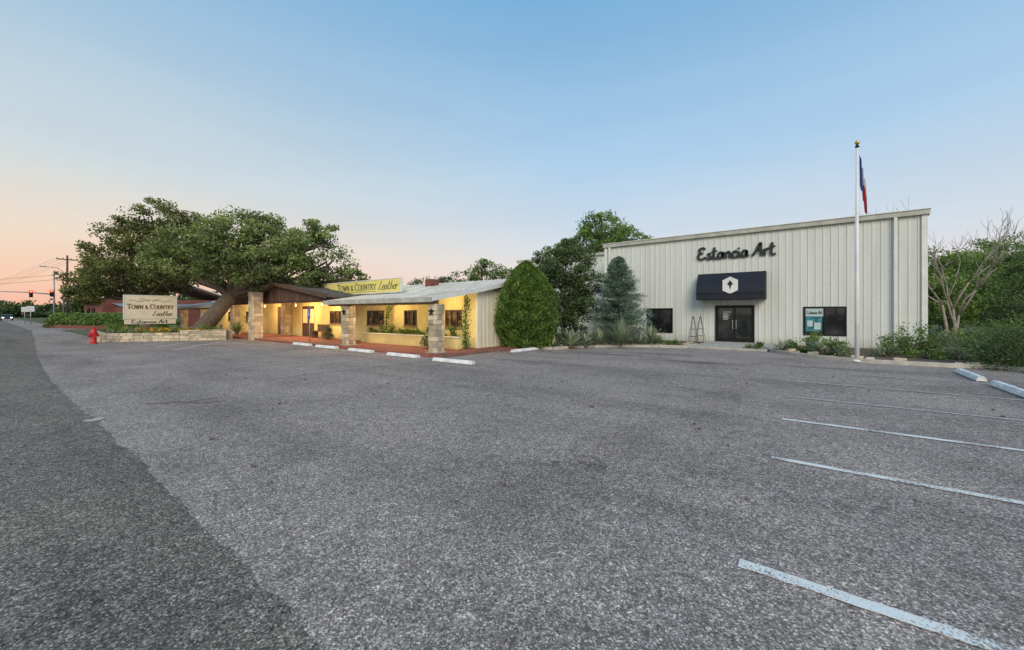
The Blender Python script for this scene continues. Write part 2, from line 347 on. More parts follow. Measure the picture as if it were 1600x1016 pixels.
def lettering(name,text,font,org,xd,width,height,mat,parent,pen=.1,depth=.01,slant=0,small=None,thin=.35):
    xd=Vector(xd).normalized(); up=Vector((0,0,1)); nrm=xd.cross(up)
    total=0; items=[]
    for i,ch in enumerate(text):
        s=1.0
        if small and i not in small: s=.78
        adv,st=font[ch]; items.append((total,s,st)); total+=adv*s
    kx=width/total; vs=[];fs=[]; ns=0
    for off,s,st in items:
        for stroke in st:
            pts=[((off+p[0]*s+slant*p[1]*s)*kx,p[1]*s*height) for p in smooth(stroke)]
            ns+=1; dd=depth+.0006*(ns%5); k=len(vs)
            for i,p in enumerate(pts):
                a=pts[max(i-1,0)];c=pts[min(i+1,len(pts)-1)]
                tx,ty=c[0]-a[0],c[1]-a[1]; l=math.hypot(tx,ty) or 1; tx/=l;ty/=l
                w=pen*height*s*(thin+(1-thin)*abs(ty))*.5
                for sg in (1,-1):
                    q=Vector(org)+xd*(p[0]-ty*w*sg)+up*(p[1]+tx*w*sg)
                    vs.append(tuple(q+nrm*dd)); vs.append(tuple(q))
            for i in range(len(pts)-1):
                a=k+4*i
                fs+= [(a,a+4,a+6,a+2),(a,a+1,a+5,a+4),(a+2,a+6,a+7,a+3)]
            fs+=[(k,k+2,k+3,k+1),(k+4*(len(pts)-1),k+4*(len(pts)-1)+1,k+4*(len(pts)-1)+3,k+4*(len(pts)-1)+2)]
    return mesh(name,vs,fs,mat,parent)
# ---------------------------------------------------------------- ground
g=empty('ground')
poly('terrain',[(-900,-700),(700,-700),(700,900),(-900,900)],-.02,'grass',g)
lot=empty('parking_lot')
poly('asphalt',[(-40,.2),(4.9,.2),(4.9,16.9),(4.4,18.1),(1.3,17.9),(-1.3,20.4),(-4.8,20.3),(-7.6,18.6),(-9.4,15.9),(-9.6,21),(-40,21)],0,'lot',lot)
poly('side_street_asphalt',[(-300,1.5),(-40.0,1.5),(-40.0,4.6),(-60,4.8),(-60,9),(-90,9),(-90,6),(-300,6)],0,'lot',lot)
rd=empty('road')
top=[]; x=-300; drift=0
while x<60:
    yb=1.05+max(0,(-x-18))*.045 if x>-60 else 2.94
    drift=.8*drift+random.uniform(-.014,.014)
    top.append((x,yb+drift+random.uniform(-.016,.016)+.03*math.sin(x*.6))); x+= .09 if -20<x<6 else 3
poly('asphalt',[(-300,-9),(60,-9)]+top[::-1],.004,'road',rd)
pm=empty('parking_markings')
def strip(n,p,q,w,z=.009,mat='paint'):
    p=Vector((*p,0));q=Vector((*q,0)); d=(q-p).normalized(); s=Vector((-d.y,d.x,0))*w/2
    vs=[];k=60
    for i in range(k+1):
        c=p.lerp(q,i/k); j=random.uniform(-.10,.06); j2=random.uniform(-.10,.06)
        vs+=[(c.x+s.x*(1+j),c.y+s.y*(1+j),z),(c.x-s.x*(1+j2),c.y-s.y*(1+j2),z)]
    return mesh(n,vs,[(2*i,2*i+1,2*i+3,2*i+2) for i in range(k)],mat,pm)
m,nt,b=newmat('worn_paint')
tc=N(nt,'ShaderNodeTexCoord'); n1=N(nt,'ShaderNodeTexNoise',i_Scale=75.0,i_Detail=4.0); nt.links.new(tc.outputs['Object'],n1.inputs['Vector'])
n2=N(nt,'ShaderNodeTexNoise',i_Scale=2.0,i_Detail=3.0); nt.links.new(tc.outputs['Object'],n2.inputs['Vector'])
ad=N(nt,'ShaderNodeMath',operation='ADD'); nt.links.new(n1.outputs[0],ad.inputs[0]); nt.links.new(n2.outputs[0],ad.inputs[1])
nt.links.new(ramp(nt,ad.outputs[0],[(.84,(.27,.24,.21)),(.93,(.68,.66,.60)),(1,(.82,.80,.74))]),b.inputs['Base Color']); b.inputs['Roughness'].default_value=.85
M['worn']=m
m,nt,b=newmat('faded_paint')
tc=N(nt,'ShaderNodeTexCoord'); n1=N(nt,'ShaderNodeTexNoise',i_Scale=40.0,i_Detail=4.0); nt.links.new(tc.outputs['Object'],n1.inputs['Vector'])
nt.links.new(ramp(nt,n1.outputs[0],[(.42,(.32,.28,.25)),(.6,(.62,.59,.53))]),b.inputs['Base Color']); b.inputs['Roughness'].default_value=.85
M['faded']=m
strip('stall_line',(-.38,3.0),(4.7,3.0),.105,mat='worn')
for yy in (5.42,7.5): strip('stall_line',(-.36,yy),(4.7,yy),.10,mat='worn')
for yy in (9.6,11.85): strip('stall_line',(-.36,yy),(4.7,yy),.10,mat='faded')
strip('stall_line',(.9,14.1),(4.7,14.1),.1,mat='faded')
for xx in (-23,-25.8,-28.4): strip('stall_line',(xx,9.2),(xx,5.2),.1,mat='worn')
strip('stall_line',(-23,5.2),(-28.4,9.2),.1,.0125,mat='worn')
strip('stall_line',(-25.8,5.2),(-28.4,7.2),.1,.0135,mat='worn')
for xx in (-20,-17,-14,-11): strip('stall_line',(xx,9.0),(xx,4.6),.09,mat='faded')
deb=empty('pavement_patch'); 
pts=[L(-6.45+.13*math.cos(t)*random.uniform(.7,1.1),6.15+.17*math.sin(t)*random.uniform(.6,1.1)) for t in np.linspace(0,6.0,12)]
poly('patch',pts,.0105,'conc',deb)
tw=empty('twig')
tubes('twig_wood',[([L(-6.6,7.2,.012),L(-6.2,7.35,.02),L(-5.7,7.28,.015),L(-5.35,7.45,.02)],[.006,.007,.005,.003]),([L(-6.0,7.33,.02),L(-5.7,7.7,.02),L(-5.9,7.9,.015)],[.005,.004,.002])],'bark',tw,5)
rkk=empty('loose_stones'); vs=[];fs=[]
for i in range(60):
    cx,cy=random.uniform(-14,4),random.uniform(.3,14); s=random.uniform(.008,.022); k=len(vs)
    for v_ in bx(-s,s,-s,s*1.2,0,s): vs.append((cx+v_[0]*random.uniform(.5,1.2),cy+v_[1]*random.uniform(.5,1.2),.006+v_[2]*random.uniform(.6,1.1)))
    fs+=[tuple(q_+k for q_ in f) for f in BF]
cx,cy,_=L(1.4,7.0); k=len(vs)
for v_ in bx(-.04,.03,-.02,.03,0,.02): vs.append((cx+v_[0]*random.uniform(.6,1.2),cy+v_[1]*random.uniform(.6,1.2),.006+v_[2]))
fs+=[tuple(q_+k for q_ in f) for f in BF]
mesh('stones',vs,fs,'mulch',rkk)
def wheelstop(c,ang,l=1.83):
    e=empty('wheel_stop',(c[0],c[1],0)); pr=[(-.09,.01),(.09,.01),(.085,.06),(.045,.13),(-.045,.13),(-.085,.06)]
    o=prism('concrete_block',pr,-l/2,l/2,'stop',None,bevel=.012); o.parent=e; o.rotation_euler[2]=ang
for cx,cy,an in ((-9.55,9.45,.02),(-12.4,9.62,0),(-15.4,9.75,-.03),(-18.4,9.85,.02),(-21,9.95,0),(3.3,15.4,math.pi/2),(3.38,12.9,math.pi/2+.03),(3.3,10.5,math.pi/2),(-10.0,14.3,math.pi/2-.05)):
    wheelstop((cx,cy),an)
wk=empty('brick_walkway')
box('paving',-45.5,-10.9,10.15,13.3,0.001,.10,'walk',wk)
box('paving_side',-11.9,-10.6,13.3,15.3,0.001,.098,'walk',wk)
def kerb(name,path,w=.16,h=.13,mat='conc'):
    e=empty(name,(path[0][0],path[0][1],0)); vs=[];fs=[]
    for i,p in enumerate(path):
        a=Vector((*path[max(i-1,0)],0));c=Vector((*path[min(i+1,len(path)-1)],0)); d=(c-a).normalized(); s=Vector((-d.y,d.x,0))*w/2; q=Vector((*p,0))
        for sg,z in ((1,0.001),(1,h),(-1,h),(-1,0.001)): vs.append(tuple(q+s*sg+Vector((0,0,z))))
    for i in range(len(path)-1):
        for j in range(3): fs.append((4*i+j,4*i+j+1,4*i+5+j,4*i+4+j))
    n_=4*(len(path)-1); fs+=[(0,3,2,1),(n_,n_+1,n_+2,n_+3)]
    mesh('kerb_stone',vs,fs,mat,e,bevel=.015)
lb=smooth([(-11.9,15.5),(-9.6,15.6),(-8.9,17),(-7.6,18.5),(-6,19.7),(-4.75,20.2),(-4.7,22)],5)
rb=smooth([(-1.4,22.5),(-1.4,20.6),(-.3,18.9),(1.25,17.8),(3,17.75),(4.3,17.9),(4.95,16.9),(5.0,14)],5)
bed=empty('planting_bed')
poly('mulch_left',lb+[(-4.7,24.8),(-11.9,24.8)],.03,'mulch',bed)
poly('mulch_right',rb[:-4]+[(12,17),(12,24.8),(-1.4,24.8)],.031,'mulch',bed)
kerb('kerb',lb); kerb('kerb',rb); kerb('kerb',[(5.0,13.9),(5.0,1.5)])
pv=empty('entrance_path'); box('concrete_slab',-4.6,-1.5,20.3,24.78,.002,.09,'conc',pv)
# ---------------------------------------------------------------- metal warehouse
def corr(name,a0,a1,fixed,out,z0,z1,mat,parent,axis='x',openings=(),period=.30,dep=.024):
    xs=[]; x=a0
    pat=[(0,0),(.20,0),(.225,1),(.255,1),(.28,0)]
    while x<a1:
        for o_,h in pat:
            if x+o_<a1: xs.append((x+o_,h*dep))
        x+=period
    xs.append((a1,0))
    def hh(q):
        for i in range(len(xs)-1):
            if xs[i][0]<=q<=xs[i+1][0]:
                t=(q-xs[i][0])/(xs[i+1][0]-xs[i][0]+1e-9); return xs[i][1]*(1-t)+xs[i+1][1]*t
        return 0
    ext=[(o[0],hh(o[0])) for o in openings]+[(o[1],hh(o[1])) for o in openings]
    xs=sorted(xs+ext); vs=[];fs=[]
    for i in range(len(xs)-1):
        (p,hp),(q,hq)=xs[i],xs[i+1]
        if q-p<1e-6: continue
        mid=(p+q)/2; rngs=[(z0,z1)]
        for o in openings:
            if o[0]<mid<o[1]:
                rngs=[r for r in ((z0,o[2]),(o[3],z1)) if r[1]-r[0]>.001]
        for r0,r1 in rngs:
            k=len(vs)
            for (c,h,z) in ((p,hp,r0),(q,hq,r0),(q,hq,r1),(p,hp,r1)):
                vs.append((c,fixed+out*h,z) if axis=='x' else (fixed+out*h,c,z))
            fs.append((k,k+1,k+2,k+3))
    return mesh(name,vs,fs,mat,parent)
wh=empty('metal_warehouse_building',(-3.4,24.85,0))
FY=24.85; ZT=6.0
ops=[(-4.3,-2.4,.0,2.1),(-8.15,-6.6,.48,1.97),(-.3,1.38,.56,1.99)]
corr('front_wall',-10.84,4.0,FY,-1,0,ZT,'white_metal',wh,openings=ops)
corr('right_wall',FY,48,4.0,1,0,ZT,'white_metal',wh,axis='y')
corr('left_wall',FY,48,-10.84,-1,0,ZT,'white_metal',wh,axis='y')
corr('annex_front_wall',-20,-10.9,27.6,-1,0,6.0,'white_metal',wh)
corr('annex_left_wall',27.6,38,-20,-1,0,6.0,'white_metal',wh,axis='y')
box('roof',-10.95,4.12,24.9,48.1,6.02,6.10,'roofmetal',wh)
box('annex_roof',-20.1,-10.96,27.65,38,6.0,6.08,'roofmetal',wh)
box('roof_fascia',-11.0,4.16,24.68,24.88,5.98,6.2,'fascia',wh,.01)
box('fascia_cap',-11.02,4.18,24.64,24.9,6.203,6.235,'trim',wh)
box('side_fascia',4.05,4.17,24.885,48.1,5.97,6.2,'trim',wh)
box('annex_fascia',-20.1,-11.05,27.42,27.62,5.98,6.17,'fascia',wh)
boxes('corner_trim',[(3.9,4.09,24.77,24.815,0,5.97),(-10.93,-10.75,24.77,24.815,0,5.97)],'trim',wh)
boxes('downspouts',[(3.0,3.11,24.66,24.76,.1,5.97),(-10.6,-10.49,24.66,24.76,.1,5.97),(-19.8,-19.7,27.42,27.52,.1,5.97),(-11.6,-11.5,27.42,27.52,.1,5.97)],'trim',wh,.008)
boxes('door_frame',[(-4.3,-4.23,24.78,24.98,0.09,2.1),(-2.47,-2.4,24.78,24.98,0.09,2.1),(-4.23,-2.47,24.78,24.98,2.03,2.1),(-3.39,-3.31,24.84,24.96,0.09,2.03),
 (-4.23,-4.15,24.85,24.94,.095,2.03),(-2.55,-2.47,24.85,24.94,.095,2.03),(-4.15,-3.39,24.85,24.94,.095,.3),(-3.31,-2.55,24.85,24.94,.095,.3),(-4.15,-3.39,24.85,24.94,1.95,2.03),(-3.31,-2.55,24.85,24.94,1.95,2.03)],'darkmetal',wh)
box('door_glass',-4.23,-2.47,24.90,24.915,.1,2.03,'glass',wh)
boxes('door_handles',[(-3.45,-3.42,24.79,24.82,.8,1.3),(-3.28,-3.25,24.79,24.82,.8,1.3)],'galv',wh)
lst=[]
z=1.72
for i,wd in enumerate((.5,.34,.42,.30,.38,.3)):
    lst.append((-3.92,-3.92+wd*.8,24.893,24.897,z,z+.028)); z-=.075 if i else .1
boxes('door_decal_lines',lst,'trim',wh)
def window(x0,x1,y,z0,z1,par,fr='darkmetal',div=1,pr=.05,glow=None):
    t=.06
    L_=[(x0,x0+t,y-pr,y+.06,z0,z1),(x1-t,x1,y-pr,y+.06,z0,z1),(x0+t,x1-t,y-pr,y+.06,z0,z0+t),(x0+t,x1-t,y-pr,y+.06,z1-t,z1)]
    for k in range(div):
        c=x0+(x1-x0)*(k+1)/(div+1); L_.append((c-.025,c+.025,y-pr*.7,y+.05,z0+t,z1-t))
    boxes('window_frame',L_,fr,par); box('window_glass',x0+t,x1-t,y+.0,y+.012,z0+t,z1-t,glow or 'glass',par)
window(-8.15,-6.6,FY+.03,.48,1.97,wh,div=1,pr=.07)
window(-.3,1.38,FY+.03,.56,1.99,wh,div=1,pr=.07)
M['poster']=pmat('window_poster',(.50,.62,.60),.6,.1,3,10,.05,0); M['posterteal']=pmat('window_poster_teal',(.05,.22,.26),.6,.5,5,12,.3,0)
box('window_poster',-.2,.5,24.865,24.875,1.5,1.9,'poster',wh); box('window_poster_lower',-.2,.45,24.866,24.874,.75,1.47,'posterteal',wh)
boxes('window_poster_cards',[(-.14,.08,24.858,24.862,1.0,1.3),(.14,.4,24.858,24.862,.85,1.2)],'poster',wh)
lettering('window_lettering','Estancia Art',SC,(-.16,24.862,1.62),(1,0,0),.62,.17,'letter',wh,.13,.004)
aw=[(24.80,3.88),(24.35,3.86),(23.95,3.25),(23.85,2.80),(23.85,2.40),(24.80,2.40)]
prism('awning',aw,-5.1,-1.85,'black',wh,bevel=.02)
boxes('awning_valance_seam',[(-5.11,-1.84,23.835,23.849,2.70,2.725)],'darkmetal',wh)
hexo=[(0,.46),(.36,.27),(.36,-.27),(0,-.46),(-.36,-.27),(-.36,.27)]
bc=Vector((-3.42,23.90,3.15))
vs=[tuple(bc+Vector((p[0],-.06,p[1]))) for p in hexo]+[tuple(bc+Vector((p[0],.0,p[1]))) for p in hexo]
mesh('awning_badge',vs,[tuple(range(6)),tuple(range(11,5,-1))]+[(i,i+6,(i+1)%6+6,(i+1)%6) for i in range(6)],'trim',wh)
dm=[(0,.27),(.14,.06),(.05,-.02),(0,-.28),(-.05,-.02),(-.14,.06)]
mesh('awning_badge_mark',[tuple(bc+Vector((p[0],-.065,p[1]))) for p in dm],[(0,1,2,3,4,5)],'black',wh)
boxes('badge_brackets',[(-3.6,-3.56,23.9,24.2,3.2,3.23),(-3.28,-3.24,23.9,24.2,3.2,3.23)],'darkmetal',wh)
lettering('wall_lettering','Estancia Art',SC,(-5.2,24.80,4.72),(1,0,0),3.75,.68,'letter',wh,.19,.07,0,None,.5)
boxes('letter_standoff_rail',[(-5.1,-1.6,24.775,24.80,4.86,4.885)],'white_metal',wh)
def obelisk(x,y):
    e=empty('garden_obelisk',(x,y,0)); ch=[]
    for sx_,sy_ in ((1,1),(1,-1),(-1,1),(-1,-1)): ch.append(([(x+.24*sx_,y+.24*sy_,0),(x+.03*sx_,y+.03*sy_,1.45)],.011))
    for h in (.4,.8,1.15):
        r=.24-.21*h/1.45
        ch.append(([(x+r,y+r,h),(x+r,y-r,h),(x-r,y-r,h),(x-r,y+r,h),(x+r,y+r,h)],.008))
    ch.append(([(x,y,1.4),(x,y,1.6)],[.02,.005])); tubes('frame',ch,'darkmetal',e,6,False)
obelisk(-5.1,23.2); obelisk(-4.95,24.2)
# ---------------------------------------------------------------- yellow shop building
sh=empty('yellow_shop_building',(-28,14,0))
wins=[(-14.05,-12.95),(-17.15,-16.15),(-20.5,-18.9),(-24.6,-23.0),(-38,-36.4),(-42,-40.4)]
WY=13.4
segs=sorted([(a_,b2,1.0,1.82) for a_,b2 in wins]+[(-28.4,-26.6,.1,2.15),(-32.2,-31.2,.1,2.15)])
cur=-45.5; lst=[]
for a_,b2,z0,z1 in segs:
    lst.append((cur,a_,WY,WY+.2,0,2.75)); lst.append((a_,b2,WY,WY+.2,z1,2.75))
    if z0>.2: lst.append((a_,b2,WY,WY+.2,0,z0))
    cur=b2
lst.append((cur,-12,WY,WY+.2,0,2.75)); boxes('front_wall',lst,'yellow',sh)
M['warmglass']=emat('lit_window',(.9,.5,.18),.7)
m,nt,b=newmat('shop_window_glass'); b.inputs['Roughness'].default_value=.05; b.inputs['Specular IOR Level'].default_value=.6
n=N(nt,'ShaderNodeTexNoise',i_Scale=2.5,i_Detail=5.0); tc=N(nt,'ShaderNodeTexCoord'); nt.links.new(tc.outputs['Object'],n.inputs['Vector'])
cc_=ramp(nt,n.outputs[0],[(.45,(.02,.018,.015)),(.6,(.13,.08,.035)),(.72,(.5,.3,.12))]); nt.links.new(cc_,b.inputs['Base Color']); nt.links.new(cc_,b.inputs['Emission Color']); b.inputs['Emission Strength'].default_value=.5
M['shopglass']=m
for i,(a_,b2) in enumerate(wins): window(a_,b2,WY+.06,1.0,1.82,sh,'wood',2,.09,'shopglass')
boxes('window_sills',[(a_-.06,b2+.06,WY-.06,WY-.003,.93,.995) for a_,b2 in wins],'beam',sh)
boxes('entry_doors',[(-28.4,-27.52,WY+.06,WY+.12,.1,2.15),(-27.48,-26.6,WY+.06,WY+.12,.1,2.15),(-32.2,-31.2,WY+.06,WY+.12,.1,2.15)],'wood',sh)
boxes('door_lights',[(-28.25,-27.67,WY+.04,WY+.055,1.0,1.95),(-27.33,-26.75,WY+.04,WY+.055,1.0,1.95)],'warmglass',sh)
corr('end_wall',WY+.2,20.5,-12,1,0,2.7,'cream',sh,axis='y',dep=.012)
mesh('end_gable',[(-12.0,WY,2.7),(-12.0,20.5,2.7),(-12.0,16.8,3.36)],[(0,1,2)],'cream',sh)
box('end_wall_corner',-12.05,-11.94,WY-.06,WY+.2,0,2.7,'cream',sh)
box('rear_block',-45.4,-12.1,20.3,20.5,0,2.75,'cream',sh)
box('left_wall',-45.5,-45.3,WY+.2,20.3,0,2.75,'cream',sh)
def roof(name,prof,x0,x1,mat,t=.06,ribs=.45):
    prof2=prof+[(p[0],p[1]-t) for p in prof[::-1]]
    prism(name,prof2,x0,x1,mat,sh)
    x=x0+.05; vv=[];ff=[]
    while x<x1-.03:
        for i in range(len(prof)-1):
            (ya,za),(yb,zb)=prof[i],prof[i+1]; k=len(vv)
            vv+=[(x,ya,za+.002),(x+.03,ya,za+.002),(x+.03,yb,zb+.002),(x,yb,zb+.002),(x,ya,za+.035),(x+.03,ya,za+.035),(x+.03,yb,zb+.035),(x,yb,zb+.035)]
            ff+=[tuple(q+k for q in f) for f in BF]
        x+=ribs
    mesh(name+'_seams',vv,ff,mat,sh)
roof('porch_roof',[(10.55,2.27),(13.38,2.74)],-19.9,-11.75,'roofmetal')
roof('porch_roof_far',[(10.55,2.27),(13.38,2.74)],-46,-34.2,'roofmetal')
roof('main_roof',[(13.3,2.80),(16.8,3.48),(20.8,2.8)],-46,-11.75,'roofmetal')
boxes('porch_fascia',[(-19.9,-11.72,10.45,10.53,2.10,2.30),(-46,-34.2,10.45,10.53,2.10,2.30)],'fascia',sh)
boxes('porch_beam',[(-20.0,-11.9,10.8,10.98,2.02,2.19),(-45.8,-34.2,10.8,10.98,2.02,2.19)],'beam',sh)
prism('porch_end_rake',[(10.45,2.13),(13.4,2.62),(16.8,3.30),(16.8,3.50),(13.4,2.82),(10.45,2.33)],-11.745,-11.70,'trim',sh)
x=-19.7; vv=[];ff=[]
while x<-12:
    k=len(vv); vv+=[(x,10.6,2.10),(x+.06,10.6,2.10),(x+.06,13.37,2.57),(x,13.37,2.57),(x,10.6,2.2),(x+.06,10.6,2.2),(x+.06,13.37,2.67),(x,13.37,2.67)]; ff+=[tuple(q+k for q in f) for f in BF]; x+=.6
mesh('porch_rafters',vv,ff,'beam',sh)
def stones_box(name,x0,x1,y0,y1,z0,z1,par,ch=.2):
    lst=[];z=z0; 
    while z<z1-.05:
        h=min(ch*random.uniform(.75,1.3),z1-z)
        if z1-z-h<.07: h=z1-z
        for side in range(2):
            if side==0:
                x=x0
                while x<x1-.01:
                    w=random.uniform(.22,.5); w=w if x1-x-w>.15 else x1-x
                    for (ya,yb) in ((y0,y0+.12),(y1-.12,y1)):
                        j=random.uniform(-.018,.018); 
                        if ya==y0: lst.append((x+.008,x+w-.008,ya+j,yb,z+.006,z+h-.006))
                        else: lst.append((x+.008,x+w-.008,ya,yb+j,z+.006,z+h-.006))
                    x+=w
            else:
                y=y0+.125
                while y<y1-.13:
                    w=random.uniform(.22,.5); w=w if y1-.125-y-w>.15 else y1-.125-y
                    j=random.uniform(-.018,.018)
                    lst.append((x0+j,x0+.12,y+.006,y+w-.006,z+.008,z+h-.004)); lst.append((x1-.12,x1+j,y+.006,y+w-.006,z+.008,z+h-.004)); y+=w
        z+=h
    boxes(name,lst,'stone',par,.012); box(name+'_core',x0+.03,x1-.03,y0+.03,y1-.03,z0,z1-.015,'mortar',par)
def star(x,y,z,r,par):
    pts=[(r*(1 if i%2==0 else .42)*math.sin(i*math.pi/5),r*(1 if i%2==0 else .42)*math.cos(i*math.pi/5)) for i in range(10)]
    vs=[(x+p[0],y,z+p[1]) for p in pts]+[(x,y-.05,z)]; mesh('star_ornament',vs,[(i,(i+1)%10,10) for i in range(10)],'darkmetal',par)
for cx,w,h in ((-11.95,.46,2.03),(-18.25,.46,2.03),(-39.4,.46,2.03),(-44.8,.46,2.03)):
    stones_box('stone_column',cx-w/2,cx+w/2,10.9-w/2,10.9+w/2,.1,h,sh)
stones_box('portico_pier',-28.15,-27.5,10.02,10.62,.0,3.0,sh)
stones_box('portico_pier_far',-34.2,-33.7,11.0,11.5,.1,2.3,sh)
boxes('column_footing',[(cx-.3,cx+.3,10.6,11.2,.0,.12) for cx in (-11.95,-18.25)],'conc',sh)
star(-11.95,10.62,1.72,.2,sh); star(-18.25,10.62,1.72,.2,sh)
stones_box('stone_pier',-22.3,-21.8,12.8,13.3,.1,2.6,sh); stones_box('stone_pier_far',-30.2,-29.7,12.8,13.3,.1,2.6,sh)
boxes('porch_planter_wall',[(-19.5,-12.2,12.35,12.5,.1,.58),(-12.35,-12.2,12.5,13.38,.1,.58)],'yellow',sh,.01)
boxes('porch_planter_cap',[(-19.55,-12.15,12.31,12.54,.582,.63)],'cream',sh,.01)
box('porch_planter_soil',-19.5,-12.36,12.51,13.38,.1,.5,'mulch',sh)
gx0,gx1=-34.8,-20.1; gp=(gx0+gx1)/2; ze=2.50; zp=3.62
x=gx0+.3; vv=[];ff=[]
while x<gx1-.3:
    zt=ze+.25+(zp-ze-.12)*(1-abs(x+.09-gp)/(gx1-gp))-.1; k=len(vv)
    vv+=bx(x,x+.165,10.92,10.96+.01*random.random(),2.36,max(2.56,zt)); ff+=[tuple(q+k for q in f) for f in BF]; x+=.18
mesh('gable_boards',vv,ff,'wood',sh)
prism('portico_roof',[(gx0,ze+.12),(gp,zp+.1),(gx1,ze+.12),(gx1,ze+.0),(gp,zp-.04),(gx0,ze+.0)],10.72,16.2,'shingle',sh,axis='y')
prism('portico_barge',[(gx0-.03,ze+.14),(gp,zp+.13),(gx1+.03,ze+.14),(gx1+.03,ze-.06),(gp,zp-.08),(gx0-.03,ze-.06)],10.66,10.715,'wood',sh,axis='y')
box('portico_beam',gx0+.2,gx1-.2,10.97,11.2,2.27,2.50,'wood',sh)
box('portico_side_beam',gx1-.42,gx1-.2,11.2,13.38,2.27,2.48,'wood',sh)
box('portico_ceiling',gx0+.3,gx1-.45,11.2,13.38,2.505,2.54,'beam',sh)
for lx,ly,lz,en in ((-26.6,12.2,2.2,130),(-31.5,12.3,2.2,110),(-23.5,12.3,2.2,120)):
    lathe('lantern',[(.01,.07),(.04,.04),(.04,-.06),(.02,-.08)],(lx,ly,lz),'lamp',sh,10); tubes('lantern_rod',[([(lx,ly,lz+.05),(lx,ly,2.5)],.012)],'darkmetal',sh,6)
    ld=bpy.data.lights.new('lantern_light','POINT'); ld.energy=en; ld.color=(1,.68,.34); ld.shadow_soft_size=.12
    lo=bpy.data.objects.new('lantern_light',ld); lo.location=(lx,ly,lz-.3); link(lo,sh); lo.matrix_parent_inverse=sh.matrix_world.inverted()
for lx in (-13.5,-17.5,-37,-42):
    lathe('porch_light',[(.03,.03),(.05,0),(.03,-.03)],(lx,12.0,2.34),'lamp',sh,10)
    ld=bpy.data.lights.new('porch_lamp','POINT'); ld.energy=75; ld.color=(1,.76,.42); ld.shadow_soft_size=.12
    lo=bpy.data.objects.new('porch_lamp',ld); lo.location=(lx,12.0,2.2); link(lo,sh); lo.matrix_parent_inverse=sh.matrix_world.inverted()
box('roof_vent_box',-17.6,-17.1,15.2,15.8,3.1,3.6,'redwall',sh,.02)
boxes('porch_bench',[(-25.6,-24.2,12.7,13.1,.5,.55),(-25.6,-24.2,13.1,13.15,.55,.95),(-25.6,-25.5,12.7,13.1,.1,.5),(-24.3,-24.2,12.7,13.1,.1,.5)],'wood',sh)
rs=empty('roof_sign',(-20.6,13,2.8))
box('sign_board',-24.6,-16.75,12.86,12.94,2.78,3.46,'signyellow',rs,.01)
boxes('sign_frame',[(-24.66,-16.69,12.84,12.96,2.74,2.778),(-24.66,-16.69,12.84,12.96,3.462,3.50),(-24.66,-24.602,12.84,12.96,2.778,3.462),(-16.748,-16.69,12.84,12.96,2.778,3.462)],'trim',rs)
boxes('sign_brackets',[(x_,x_+.06,12.96,13.5,2.85,2.9) for x_ in (-24,-22,-20,-18)],'galv',rs)
lettering('sign_lettering','TOWN & COUNTRY',SF,(-22.75,12.858,2.95),(1,0,0),3.9,.40,'greenletter',rs,.2,.006,0,(0,7),.4)
lettering('sign_script','Leather',SC,(-18.65,12.858,2.93),(1,0,0),1.65,.46,'greenletter',rs,.12,.006,.25)
lvs=[(-23.85+.24*math.cos(t),12.852,3.12+.24*math.sin(t)) for t in np.linspace(0,2*math.pi,24,endpoint=False)]
mesh('round_mark',lvs,[tuple(range(24))],'signcream',rs)
lvs=[(-23.85+.13*math.cos(t),12.848,3.12+.13*math.sin(t)) for t in np.linspace(0,2*math.pi,24,endpoint=False)]
mesh('round_mark_centre',lvs,[tuple(range(24))],'greenletter',rs)
boxes('mark_underline',[(-22.3,-18.9,12.85,12.856,2.85,2.865)],'greenletter',rs)
for i,x_ in enumerate(np.arange(-19.2,-12.6,.75)):
    shrub('porch_plant',(x_,12.95,.5),.38,.3,.35+.25*random.random(),500,'green',.09)
def vine(name,pts,r,n,mat='green'):
    e=empty(name,pts[0]); P=[];P0=np.array(pts)
    for i in range(len(P0)-1):
        t=rng.uniform(0,1,(n,1)); P.append(P0[i]*(1-t)+P0[i+1]*t+rng.normal(size=(n,3))*r)
    P=np.concatenate(P); leafmesh('leaves',P,.09,mat,rng.uniform(0,1,len(P)),e); tubes('vine_stem',[(pts,.02)],'bark',e,6)
vine('climbing_vine',[(-12.05,12.75,.1),(-12.1,12.7,1.2),(-12.0,12.75,2.4)],.09,420)
vine('climbing_vine',[(-14.6,13.2,.5),(-14.7,13.25,1.5),(-14.6,13.2,2.5)],.08,300)
vine('climbing_vine',[(-18.0,12.9,.5),(-18.1,13.0,1.5),(-18,13.1,2.4)],.08,260)
shrub('potted_plant',(-13.4,11.9,.35),.45,.4,.5,700,'darkgreen',.1)
tp_=empty('clay_pot',(-13.4,11.9,.1)); lathe('pot',[(.14,0),(.2,.3),(.22,.32),(.22,.36)],(-13.4,11.9,.1),'orange_brick',tp_,14)
rosette('potted_palm',(-33.0,12,.1),1.3,40,.07,'green',.6,(20,80))
rosette('cycad_plant',(-29.9,10.0),.9,60,.06,'green',.3,(10,80))
shrub('entry_shrub',(-35.5,9.8,.05),.7,.6,.6,800,'green',.09)
shrub('entry_shrub',(-22.8,12.3,.1),.35,.35,.9,600,'darkgreen',.09)
hs=empty('accessible_parking_sign',(-20.55,10.3,0)); hx,hy=-20.55,10.1
tubes('post',[([(hx,hy,0),(hx,hy,1.95)],.025)],'galv',hs,8)
box('plate',hx-.16,hx+.16,hy-.04,hy-.028,1.4,1.9,'blue',hs,.004)
vv=[(hx+.0+.075*math.cos(t),hy-.043,1.6+.075*math.sin(t)) for t in np.linspace(math.pi*.75,math.pi*2.1,14)]
